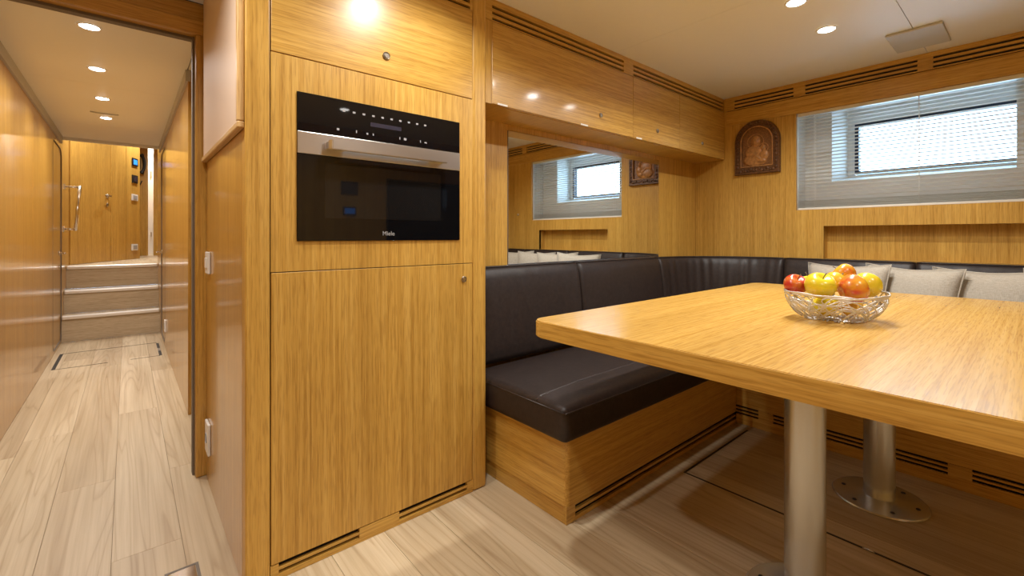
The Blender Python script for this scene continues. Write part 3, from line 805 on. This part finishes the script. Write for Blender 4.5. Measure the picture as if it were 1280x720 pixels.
def blob(bm, y, z, ry, rz, rx=0.01, sub_=2, rot=0.0):
    t_ = bmesh.new(); bmesh.ops.create_icosphere(t_, subdivisions=sub_, radius=1)
    bmesh.ops.scale(t_, verts=t_.verts, vec=(rx, ry, rz))
    bmesh.ops.rotate(t_, verts=t_.verts, matrix=Matrix.Rotation(rot, 3, 'X'))
    bmesh.ops.translate(t_, verts=t_.verts, vec=(WX-0.0125, y, z))
    me = bpy.data.meshes.new('t'); t_.to_mesh(me); t_.free(); bm.from_mesh(me); bpy.data.meshes.remove(me)
bm = bmesh.new(); ym, zm = PYc+0.008, PZ0+0.222
blob(bm, ym, zm, 0.024, 0.032, 0.012); blob(bm, ym, zm+0.004, 0.033, 0.043, 0.008)
blob(bm, ym+0.012, zm-0.075, 0.062, 0.052, 0.010); blob(bm, ym+0.004, zm-0.125, 0.082, 0.05, 0.011); blob(bm, ym-0.01, zm-0.105, 0.05, 0.014, 0.016, 2, 0.6)
tube_bm(bm, [(WX-0.014, ym+0.052*math.cos(2*PI*k/28), zm+0.052*math.sin(2*PI*k/28)) for k in range(28)], 0.0035, 6, True)
bm_obj('relief_figure', bm, m_carve2, pl, True)
bm = bmesh.new(); yc_, zc_ = PYc-0.042, PZ0+0.175
blob(bm, yc_, zc_, 0.018, 0.022, 0.013); blob(bm, yc_-0.004, zc_-0.05, 0.032, 0.04, 0.013); blob(bm, yc_+0.012, zc_-0.085, 0.036, 0.022, 0.015)
tube_bm(bm, [(WX-0.014, yc_+0.032*math.cos(2*PI*k/24), zc_+0.032*math.sin(2*PI*k/24)) for k in range(24)], 0.003, 6, True)
bm_obj('relief_figure', bm, m_carve2, pl, True)
boxes('sill', [((WX-0.028, WX-0.012), (PYc-PW*0.97, PYc+PW*0.97), (PZ0+0.001, PZ0+0.014)), ((WX-0.026, WX-0.012), (PYc-PW*0.9, PYc+PW*0.9), (PZ0+0.042, PZ0+0.050))], m_carve, pl, 0.002)

# ------------------------------------------------------------------ corner sofa
sf = thing('corner_sofa', (2.3, 1.4, 0), 'L-shaped bench sofa in dark brown leather on an oak base', 'sofa')
SX0, SY0, SX1 = 1.183, 1.085, 2.56
ZB, ZP = 0.303, 0.066
# oak base panels
bm = bmesh.new()
pts = [(SX0, BY-0.03)]+[(SX0+0.02-0.02*math.cos(PI/2*k/6), SY0+0.02-0.02*math.sin(PI/2*k/6)) for k in range(7)]+[(SX1, SY0)]
inn = [(SX0+0.018, BY-0.03)]+[(SX0+0.02-0.002*math.cos(PI/2*k/6), SY0+0.02-0.002*math.sin(PI/2*k/6)) for k in range(7)]+[(SX1, SY0+0.018)]
n = len(pts); R = [[bm.verts.new((p[0], p[1], z)) for p in q] for q in (pts, inn) for z in (ZP, ZB-0.001)]
for i in range(n-1):
    for a, b in ((0, 1), (1, 3), (3, 2), (2, 0)): bm.faces.new((R[a][i], R[a][i+1], R[b][i+1], R[b][i]))
for i in (0, n-1): bm.faces.new((R[0][i], R[1][i], R[3][i], R[2][i]))
o = bm_obj('base_panel', bm, [oak_x, oak_y], sf, True); sharp(o, 30)
for f in o.data.polygons:
    if abs(f.normal.x) > 0.8: f.material_index = 1
box('base_panel', (SX1, SX1+0.018), (-0.55, SY0+0.018), (0.118, ZB-0.001), oak_y, sf)
box('seat_deck', (SX0+0.02, WX-0.002), (SY0+0.02, BY-0.002), (ZB-0.02, ZB-0.001), oak_x, sf)
box('seat_deck', (SX1+0.02, WX-0.002), (-0.55, SY0+0.019), (ZB-0.02, ZB-0.001), oak_x, sf)
# plinths
box('plinth', (SX0+0.004, SX0+0.02), (SY0+0.02, BY-0.03), (0.001, ZP-0.001), oak_y, sf)
box('plinth', (SX0+0.004, SX0+0.05), (SY0+0.004, SY0+0.0195), (0.001, ZP-0.001), oak_x, sf)
box('plinth_backing', (SX0+0.05, SX1), (SY0+0.03, SY0+0.034), (0.001, ZP-0.001), m_black, sf)
for a, b in ((0.001, 0.016), (0.031, 0.041), (0.057, ZP-0.001)):
    box('vent_slat', (SX0+0.051, SX1+0.004), (SY0+0.004, SY0+0.014), (a, b), oak_x, sf)
box('plinth_backing', (SX1+0.026, SX1+0.03), (-0.55, SY0), (0.001, 0.117), m_black, sf)
for a, b in ((0.001, 0.050), (0.061, 0.069), (0.080, 0.088), (0.099, 0.117)):
    box('vent_slat', (SX1+0.002, SX1+0.012), (-0.55, SY0), (a, b), oak_y, sf)
for y in (0.9, 0.17): box('plinth', (SX1+0.001, SX1+0.0158), (y, y+0.07), (0.050, 0.098), oak_y, sf)

# seat cushions
def seat_cushion(x, y, z, front, parent):
    bm = bmesh.new(); bm_box(bm, x, y, z, 0.028, 4)
    bmesh.ops.subdivide_edges(bm, edges=[e for e in bm.edges if e.calc_length() > 0.2], cuts=12, use_grid_fill=True)
    cx, cy = (x[0]+x[1])/2, (y[0]+y[1])/2
    for v in bm.verts:
        fx = 1-abs((v.co.x-cx)/((x[1]-x[0])/2))**4; fy = 1-abs((v.co.y-cy)/((y[1]-y[0])/2))**4
        if v.co.z > z[1]-0.01: v.co.z += 0.014*max(0, fx)*max(0, fy)
    o = bm_obj('seat_cushion', bm, m_leather, parent, True)
    return o
CT = 0.434
s1 = seat_cushion((1.146, 2.52), (1.058, 1.64), (ZB, CT), 'y', sf)
s2 = seat_cushion((2.522, 3.24), (1.0, 1.64), (ZB, CT), 'x', sf)
s3 = seat_cushion((2.53, 3.24), (0.27, 0.998), (ZB, CT), 'x', sf)
s4 = seat_cushion((2.53, 3.24), (-0.54, 0.268), (ZB, CT), 'x', sf)
tube('piping', [(1.150, 1.205, CT-0.012), (1.172, 1.207, CT+0.0008)]+[(1.19+0.1*k, 1.208, CT+0.0015+0.010*min(1, k/2)*min(1, (13-k)/2)) for k in range(14)], 0.0032, m_welt, s1, 6)
tube('piping', [(1.152, 1.064, CT-0.022)]+[(1.16+0.105*k, 1.0605, CT-0.020) for k in range(13)], 0.003, m_welt, s1, 6)
tube('piping', [(1.1485, 1.066, CT-0.020), (1.1485, 1.62, CT-0.020)], 0.003, m_welt, s1, 6)

# backrest cushions swept along the wall
RC = 0.60
def back_path(s):
    """distance along the wall foot -> (point, outward normal into the room)"""
    L1 = (WX-RC)-1.135
    La = RC*PI/2
    if s <= L1: return Vector((1.135+s, BY, 0)), Vector((0, -1, 0))
    if s <= L1+La:
        a = (s-L1)/RC
        c = Vector((WX-RC, BY-RC, 0)); d = Vector((math.sin(a), math.cos(a), 0))
        return c+d*RC, -d
    return Vector((WX, BY-RC-(s-L1-La), 0)), Vector((-1, 0, 0))
L1 = (WX-RC)-1.135; La = RC*PI/2
prof = [(0.012, 0.445), (0.070, 0.440), (0.092, 0.450), (0.102, 0.475), (0.104, 0.53), (0.100, 0.60), (0.092, 0.68), (0.082, 0.76), (0.070, 0.83), (0.058, 0.868), (0.044, 0.884), (0.026, 0.889), (0.012, 0.886)]
def back_cushion(s0, s1, wrinkle, amp):
    bm = bmesh.new(); n = max(10, int((s1-s0)/0.012)); rings = []
    for i in range(n+1):
        t_ = i/n; s = s0+0.0015+(s1-s0-0.003)*t_
        p, nn = back_path(s)
        e = min(t_, 1-t_)*(s1-s0)
        pinch = 1-0.16*max(0, 1-e/0.022)**2
        row = []
        for k, (d, z) in enumerate(prof):
            hh = (z-0.44)/0.45
            wv = amp*(math.sin(s*wrinkle+2.2*hh+1.3*math.sin(s*wrinkle*0.37))*0.6+math.sin(s*wrinkle*1.73-3*hh)*0.4)*math.sin(PI*min(1, max(0, hh)))**0.7
            dd = d if k in (0, len(prof)-1) else d*pinch+wv
            row.append(bm.verts.new((p.x+nn.x*dd, p.y+nn.y*dd, z-(0.004*(1-pinch)/0.16 if k > 8 else 0))))
        rings.append(row)
    m_ = len(prof)
    for a, b in zip(rings, rings[1:]):
        for k in range(m_): bm.faces.new((a[k], b[k], b[(k+1) % m_], a[(k+1) % m_]))
    bm.faces.new(rings[0]); bm.faces.new(rings[-1][::-1])
    return bm_obj('back_cushion', bm, m_leather, sf, True)
cuts = [0.0, 1.907-1.135, L1-0.0, L1+La+0.03, L1+La+0.03+0.65, L1+La+1.33, L1+La+1.66]
wr_ = [(38, 0.0022), (26, 0.0012), (58, 0.0055), (40, 0.0022), (40, 0.002), (40, 0.002)]
for (a, b), (q, am) in zip(zip(cuts, cuts[1:]), wr_):
    bc = back_cushion(a, b, q, am)
    # welt along the cushion's top edge
    pts = []
    for i in range(25):
        p, nn = back_path(a+0.004+(b-a-0.008)*i/24); pts.append((p.x+nn.x*0.046, p.y+nn.y*0.046, 0.885))
    tube('piping', pts, 0.003, m_welt, bc, 6)

# ------------------------------------------------------------------ scatter cushions
def pillow_mesh(sz, th, seedv):
    rnd = random.Random(seedv); N = 22; vs = {}; bm = bmesh.new()
    ph = [rnd.uniform(0, 6.28) for _ in range(4)]
    for side in (1, -1):
        for i in range(N+1):
            for j in range(N+1):
                u, v = -1+2*i/N, -1+2*j/N
                e = max(abs(u), abs(v))
                if side == -1 and e > 0.999: vs[(side, i, j)] = vs[(1, i, j)]; continue
                h = (max(0, 1-u**4)*max(0, 1-v**4))**0.55
                pin = 1-0.085*(1-(abs(u)*abs(v))**1.5)*e**3 + 0.02*(abs(u*v))**4
                wr = 0.05*math.sin(5*u+ph[0]+2*v)*math.sin(4*v+ph[1])*h
                vs[(side, i, j)] = bm.verts.new((side*th/2*(h+wr*(1 if side > 0 else .6)), u*sz/2*pin, v*sz/2*pin))
    for side in (1, -1):
        for i in range(N):
            for j in range(N):
                q = [vs[(side, i, j)], vs[(side, i+1, j)], vs[(side, i+1, j+1)], vs[(side, i, j+1)]]
                bm.faces.new(q if side > 0 else q[::-1])
    bmesh.ops.recalc_face_normals(bm, faces=bm.faces)
    me = bpy.data.meshes.new('pillow'); bm.to_mesh(me); bm.free()
    for f in me.polygons: f.use_smooth = True
    me.materials.append(m_linen)
    # piped rim
    bm = bmesh.new(); rim = []
    for k in range(4*N):
        if k < N: u, v = -1+2*k/N, -1
        elif k < 2*N: u, v = 1, -1+2*(k-N)/N
        elif k < 3*N: u, v = 1-2*(k-2*N)/N, 1
        else: u, v = -1, 1-2*(k-3*N)/N
        pin = 1-0.085*(1-(abs(u)*abs(v))**1.5) + 0.02*(abs(u*v))**4
        rim.append((0, u*sz/2*pin, v*sz/2*pin))
    tube_bm(bm, rim, 0.0035, 6, True)
    me2 = bpy.data.meshes.new('rim'); bm.to_mesh(me2); bm.free()
    for f in me2.polygons: f.use_smooth = True
    me2.materials.append(m_linen)
    return me, me2
pl_labels = ['beige linen cushion beside the corner of the sofa, first of the row',
             'beige linen cushion tucked behind the one beside the sofa corner',
             'beige linen cushion below the middle of the niche, third from the sofa corner',
             'beige linen cushion furthest from the sofa corner']
for k, (y, x) in enumerate(((0.715, 3.085), (0.445, 3.098), (0.155, 3.092), (-0.15, 3.10))):
    me, me2 = pillow_mesh(0.425, 0.112, k+3)
    g = thing('scatter_cushion', (x, y, 0.660), pl_labels[k], 'cushion', 'linen cushions along the window side')
    g.rotation_euler = (math.radians((-1.5, 1.0, -1.0, 1.5)[k]), math.radians(10), math.radians((-17, -18, -17, -16)[k]))
    o = bpy.data.objects.new('cover', me); C.objects.link(o); o.parent = g
    o2 = bpy.data.objects.new('piping', me2); C.objects.link(o2); o2.parent = g

# ------------------------------------------------------------------ table
TZ = 0.767
tb = thing('dining_table', (1.84, 0.41, 0), 'thick oak dining table with rounded corners on two steel columns', 'table')
bm = bmesh.new()
prism_bm(bm, rounded_rect(0.966, 2.72, -0.228, 1.048, 0.055, 8), lambda a, b, h: (a, b, h), TZ-0.050, TZ-0.0012)
bmesh.ops.bevel(bm, geom=[e for e in bm.edges if abs(e.verts[0].co.z-e.verts[1].co.z) < 1e-5], offset=0.003, segments=2, affect='EDGES')
o = bm_obj('edge_band', bm, oak_y, tb, True); sharp(o, 35)
bm = bmesh.new()
prism_bm(bm, rounded_rect(0.969, 2.717, -0.225, 1.045, 0.052, 8), lambda a, b, h: (a, b, h), TZ-0.0012, TZ)
bm_obj('table_top', bm, oak_table, tb)
for x, y in ((1.445, 0.425), (2.245, 0.405)):
    lg = lathe('leg', [(0, 0.004), (0.05, 0.004), (0.05, TZ-0.0505), (0, TZ-0.0505)], (x, y, 0), m_column, tb, 'z', 48)
    bp = lathe('base_plate', [(0, 0.0005), (0.150, 0.0005), (0.152, 0.003), (0.148, 0.008), (0.06, 0.012), (0.0505, 0.016), (0, 0.016)], (x, y, 0), m_column, lg, 'z', 56)
    for k in range(6):
        a = PI/6+k*PI/3
        lathe('screw', [(0, 0.0025), (0.006, 0.002), (0.008, 0)], (x+0.115*math.cos(a), y+0.115*math.sin(a), 0.0095), m_black, lg, 'z', 12)

# ------------------------------------------------------------------ wire fruit bowl and apples
BX, BYY = 1.698, 0.416
RT = Vector((0.760, -0.650, 0)); FW = Vector((0.650, 0.760, 0))
fbowl = thing('wire_fruit_bowl', (BX, BYY, TZ), 'woven silver wire fruit bowl on the dining table', 'bowl')
ra, rb_ = 0.143, 0.118
def bowl_pt(th, h):
    """h 0 base .. 1 rim"""
    k = 0.60+0.40*math.sin(min(1, h)*PI/2)**0.8 if h > 0 else 0.60
    zz = TZ+0.004+0.082*h**1.15+0.004*math.cos(2*th)*h
    p = Vector((BX, BYY, 0))+RT*(ra*k*math.cos(th))+FW*(rb_*k*math.sin(th))
    return Vector((p.x, p.y, zz))
rnd = random.Random(5)
bm = bmesh.new()
for k in range(4):
    tube_bm(bm, [bowl_pt(2*PI*i/48, 1.0-0.012*k+0.012*math.sin(5*2*PI*i/48+k))+Vector((0, 0, 0.002*math.sin(i+k))) for i in range(48)], 0.0022, 5, True)
bm_obj('rim', bm, m_wire, fbowl, True)
bm = bmesh.new()
for k in range(46):
    t0 = rnd.uniform(0, 2*PI); dt = rnd.choice((-1, 1))*rnd.uniform(0.5, 1.6); h0 = rnd.uniform(0.0, 0.3); h1 = rnd.uniform(0.55, 1.0)
    pts = []
    for i in range(17):
        q = i/16; hh = h0+(h1-h0)*math.sin(PI*q); pts.append(bowl_pt(t0+dt*q, hh)+Vector((rnd.uniform(-.0006, .0006), 0, 0)))
    tube_bm(bm, pts, 0.0019, 5)
for k in range(18):
    t0 = rnd.uniform(0, 2*PI); hc = rnd.uniform(0.3, 0.85); rr = rnd.uniform(0.08, 0.16)
    tube_bm(bm, [bowl_pt(t0+rr*1.8*math.cos(2*PI*i/14), min(1, max(0.02, hc+rr*1.3*math.sin(2*PI*i/14)))) for i in range(14)], 0.0017, 5, True)
for k in range(22):
    a = rnd.uniform(0, 2*PI); b = a+PI+rnd.uniform(-0.9, 0.9); A, B = bowl_pt(a, 0.0), bowl_pt(b, 0.0)
    tube_bm(bm, [A.lerp(B, i/6)-Vector((0, 0, 0.0012*math.sin(PI*i/6))) for i in range(7)], 0.0018, 5)
ww_ = bm_obj('woven_wire', bm, m_wire, fbowl, True); ww_['kind'] = 'stuff'

def apple(lr, fb_, z, r, mat, lab, tilt=(0, 0), squash=0.90, spin=0.0):
    """lr: metres to the right of the bowl's centre line, fb_: metres beyond it"""
    p = Vector((BX, BYY, 0))+RT*lr+FW*fb_
    g = thing('apple', (p.x, p.y, TZ+z), lab, 'apple', None)
    prof_ = []
    for k in range(25):
        a = PI*k/24
        R = r*math.sin(a)*(1+0.10*math.cos(a))
        zz = r*squash*math.cos(a)
        dim = 0.34*r*math.exp(-(math.sin(a)*1.0/0.33)**2)
        zz = zz-dim if a < PI/2 else zz+dim*0.6
        prof_.append((max(R, 0), zz))
    prof_[0] = (0, prof_[0][1]); prof_[-1] = (0, prof_[-1][1])
    me_off = OFF[g.name]
    bm = bmesh.new(); lathe_bm(bm, prof_, (p.x, p.y, TZ+z), 'z', 28)
    for v in bm.verts:
        d = v.co-me_off
        an = math.atan2(d.y, d.x)
        s = 1+0.018*math.cos(5*an+spin)*max(0, -d.z/r)+0.012*math.cos(2*an+spin)
        v.co.x = me_off.x+d.x*s; v.co.y = me_off.y+d.y*s
    bm_obj('flesh', bm, mat, g, True)
    zt = TZ+z+r*squash*0.62
    tube('stem', [(p.x, p.y, zt-0.004), (p.x+0.001, p.y, zt+0.008), (p.x+0.005, p.y-0.002, zt+0.020)], [0.0014, 0.0012, 0.0018], m_stem, g, 6)
    g.rotation_euler = (tilt[0], tilt[1], spin)
    return g
apple(-0.103, 0.035, 0.106, 0.035, ap_red, 'red apple at the end of the bowl nearest the sofa corner', (0.42, -0.36), 0.95, 0.0)
apple(-0.0745, -0.040, 0.111, 0.043, ap_yellow, 'yellow-green apple with stem upright at the front of the bowl', (0.38, -0.30), 0.92, 0.0)
apple(0.0120, -0.058, 0.104, 0.0435, ap_blush, 'red and orange apple lying on its side at the front of the bowl', (1.2, 0.9), 0.9, 0.4)
apple(0.100, 0.0, 0.108, 0.040, ap_yellow, 'plain yellow apple at the end of the bowl facing the window', (0.9, 0.5), 0.92, 1.0)
apple(0.030, 0.040, 0.114, 0.034, ap_orange, 'orange-yellow apple wedged between the others in the middle of the pile', (0.3, -0.8), 0.92, 2.0)
apple(0.088, 0.080, 0.136, 0.036, ap_blush, 'orange-red apple on top at the back of the pile', (-0.5, 0.7), 0.92, 0.9)
apple(-0.027, 0.078, 0.106, 0.033, ap_yellow, 'yellow apple behind the red one at the end of the bowl', (0.1, 0.2), 0.92, 2.3)
apple(-0.038, -0.008, 0.041, 0.034, ap_yellow, 'yellow apple at the bottom of the bowl under the yellow-green one', (0.5, 0.2), 0.9, 1.3)
apple(0.042, -0.010, 0.041, 0.033, ap_orange, 'orange apple at the bottom of the bowl under the blushed one', (0.5, 0.2), 0.9, 2.3)
apple(0.020, 0.062, 0.043, 0.033, ap_yellow, 'yellow apple at the bottom of the bowl on its far side', (0.5, 0.2), 0.9, 0.3)

# ------------------------------------------------------------------ hatches, latches
def hatch(loc, rects, lab, latches=()):
    g = thing('floor_hatch', loc, lab, 'hatch')
    for r in rects: box('inlay_strip', (r[0], r[1]), (r[2], r[3]), (0.0003, 0.0018), m_inlay, g)
    for (x, y, dx, dy, mat, nme) in latches: box(nme, (x-dx, x+dx), (y-dy, y+dy), (0.0003, 0.0035), mat, g, 0.001)
    return g
hatch((2.18, 0.4, 0), [(1.842, 1.850, -0.40, 1.004), (1.850, 2.50, 0.996, 1.004)], 'floor hatch outlined in black under the dining table',
      [(1.846, 0.36, 0.004, 0.016, m_chrome, 'latch')])
hatch((-0.1, 5.2, 0), [(-0.43, 0.215, 5.531, 5.536), (-0.43, -0.12, 4.918, 4.922), (0.02, 0.215, 4.918, 4.922), (-0.447, -0.425, 4.92, 5.53), (0.208, 0.228, 4.93, 5.13), (0.208, 0.228, 5.26, 5.50)],
      'floor hatch with dark slots in the passage before the steps', [(0.218, 5.19, 0.010, 0.055, m_steel, 'latch')])
g = thing('flush_pull', (0.135, 1.69, 0), 'square chrome flush pull set in the floor by the oven cabinet', 'pull handle')
ring_ = boxes('bezel', [((0.085, 0.170), (1.716, 1.724), (0.0004, 0.003)), ((0.162, 0.170), (1.640, 1.716), (0.0004, 0.003)), ((0.085, 0.093), (1.640, 1.716), (0.0004, 0.003)), ((0.085, 0.170), (1.632, 1.640), (0.0004, 0.003))], m_seal, g)
box('lift_ring', (0.094, 0.161), (1.641, 1.715), (0.0004, 0.0022), m_chrome, g, 0.0005)

# ceiling access panel
g = thing('ceiling_speaker', (3.02, 0.39, CEIL), 'flat grey square panel on the ceiling near the window', 'ceiling panel')
bm = bmesh.new(); bm_box(bm, (2.87, 3.17), (0.285, 0.495), (CEIL-0.012, CEIL-0.0005), 0.004, 2); bm_obj('cover', bm, m_hatchgrey, g)
box('mount', (2.89, 3.15), (0.305, 0.475), (CEIL-0.0005, CEIL-0.0001), m_grey, g)

# ------------------------------------------------------------------ downlights (lamp, trim and its own light)
def downlight(x, y, z, lab, group, power=LAMP_W, r=0.034, lamp='downlight_lamp'):
    g = thing('downlight', (x, y, z), lab, 'ceiling light', group)
    lathe('trim_ring', [(r, -0.001), (r+0.002, -0.004), (r+0.010, -0.003), (r+0.011, 0.0)], (x, y, z-0.0004), m_white, g, 'z', 28)
    lathe('lens', [(0, -0.010), (r*0.5, -0.0085), (r*0.87, -0.005), (r, -0.001), (r, 0)], (x, y, z-0.0004), m_lamp, g, 'z', 24)
    L = bpy.data.lights.new(lamp, 'AREA'); L.shape = 'DISK'; L.size = r*1.9
    L.energy = power; L.color = LAMP_COL; L.spread = math.radians(150)
    lo = bpy.data.objects.new(lamp, L); C.objects.link(lo); lo.parent = g; lo.location = (0, 0, -0.014)
    return g
G1 = 'saloon downlights'; G2 = 'passage downlights'
for x, y, lab, *off in ((2.168, 0.67, 'round downlight over the middle of the table, second from the window'),
             (2.566, 0.663, 'round downlight nearest the ceiling panel by the window'),
             (1.77, 0.67, 'round downlight over the middle of the table, third from the window', 'table_downlight_offscreen'),
             (0.77, 1.09, 'round downlight in front of the oven cabinet', 'oven_downlight_offscreen'),
             (1.30, -0.60, 'round downlight over the middle of the room behind the table', 'saloon_rear_downlight_offscreen'),
             (0.25, -0.55, 'round downlight over the middle of the room near the passage', 'saloon_side_downlight_offscreen'),
             (-0.10, 1.30, 'round downlight in the saloon beside the passage door frame', 'passage_entry_downlight_offscreen')):
    downlight(x, y, CEIL, lab, G1, lamp=off[0] if off else 'downlight_lamp')
ords = ['first', 'second', 'third', 'fourth']
for k, y in enumerate((2.81, 3.494, 4.22, 4.896)):
    downlight(-0.132, y, CCEIL, ords[k]+' passage downlight counted from the door frame to the steps', G2, LAMP_W*0.85)
# smoke detector ring next to the last passage lamp
g = thing('ceiling_vent', (-0.135, 4.72, CCEIL), 'small grey half-round ceiling vent beside the last passage light', 'ceiling vent')
tube('vent_lip', [(-0.135+0.085*math.cos(PI*(0.1+0.8*k/12)), 4.69+0.03*math.sin(PI*(0.1+0.8*k/12)), CCEIL-0.006) for k in range(13)], 0.005, m_hatchgrey, g, 6)
downlight(-0.10, 6.75, 2.76, 'downlight over the landing in front of the oak door', 'landing downlights', LAMP_W*2.0, lamp='landing_door_downlight_offscreen')
downlight(0.30, 8.0, 2.76, 'downlight over the landing beside the control panels', 'landing downlights', LAMP_W*2.0, lamp='landing_wall_downlight_offscreen')
downlight(0.42, 9.75, 2.76, 'added light behind the far bulkhead, brightening the white panel', 'landing downlights', LAMP_W*2.0, lamp='added_panel_lamp_offscreen')  # added lamp, brightens the white panel behind the bulkhead

# ------------------------------------------------------------------ room behind the photographer (seen in the oven glass and the mirror)
wn = struct(box('wall_near', (LX-0.06, WX+0.1), (NEAR-0.05, NEAR), (-0.05, CEIL+0.05), oak_z))
wn['label'] = 'oak wall opposite the oven cabinet'
def near_plate(name, x0, x1, z0, z1, lab, cat, face):
    g = thing(name, ((x0+x1)/2, NEAR, z0), lab, cat)
    bm = bmesh.new(); bm_box(bm, (x0, x1), (NEAR+0.0005, NEAR+0.02), (z0, z1), 0.004, 2); bm_obj('housing', bm, m_blackp, g)
    box('screen', (x0+0.012, x1-0.012), (NEAR+0.02, NEAR+0.022), (z0+0.014, z1-0.014), face, g)
    return g
near_plate('touch_screen', 1.52, 1.64, 1.225, 1.305, 'small touch panel with a lit blue screen opposite the oven', 'control panel', m_blue)
near_plate('wall_display', 1.50, 1.66, 1.42, 1.54, 'dark control panel above the blue touch screen opposite the oven', 'control panel', m_disp)
near_plate('added_dark_panel', 1.95, 3.0, 0.95, 1.60, 'large black panel added opposite the oven for its dark reflection', 'added_dark_panel', m_glass)  # added unseen panel, gives the oven glass its dark reflection
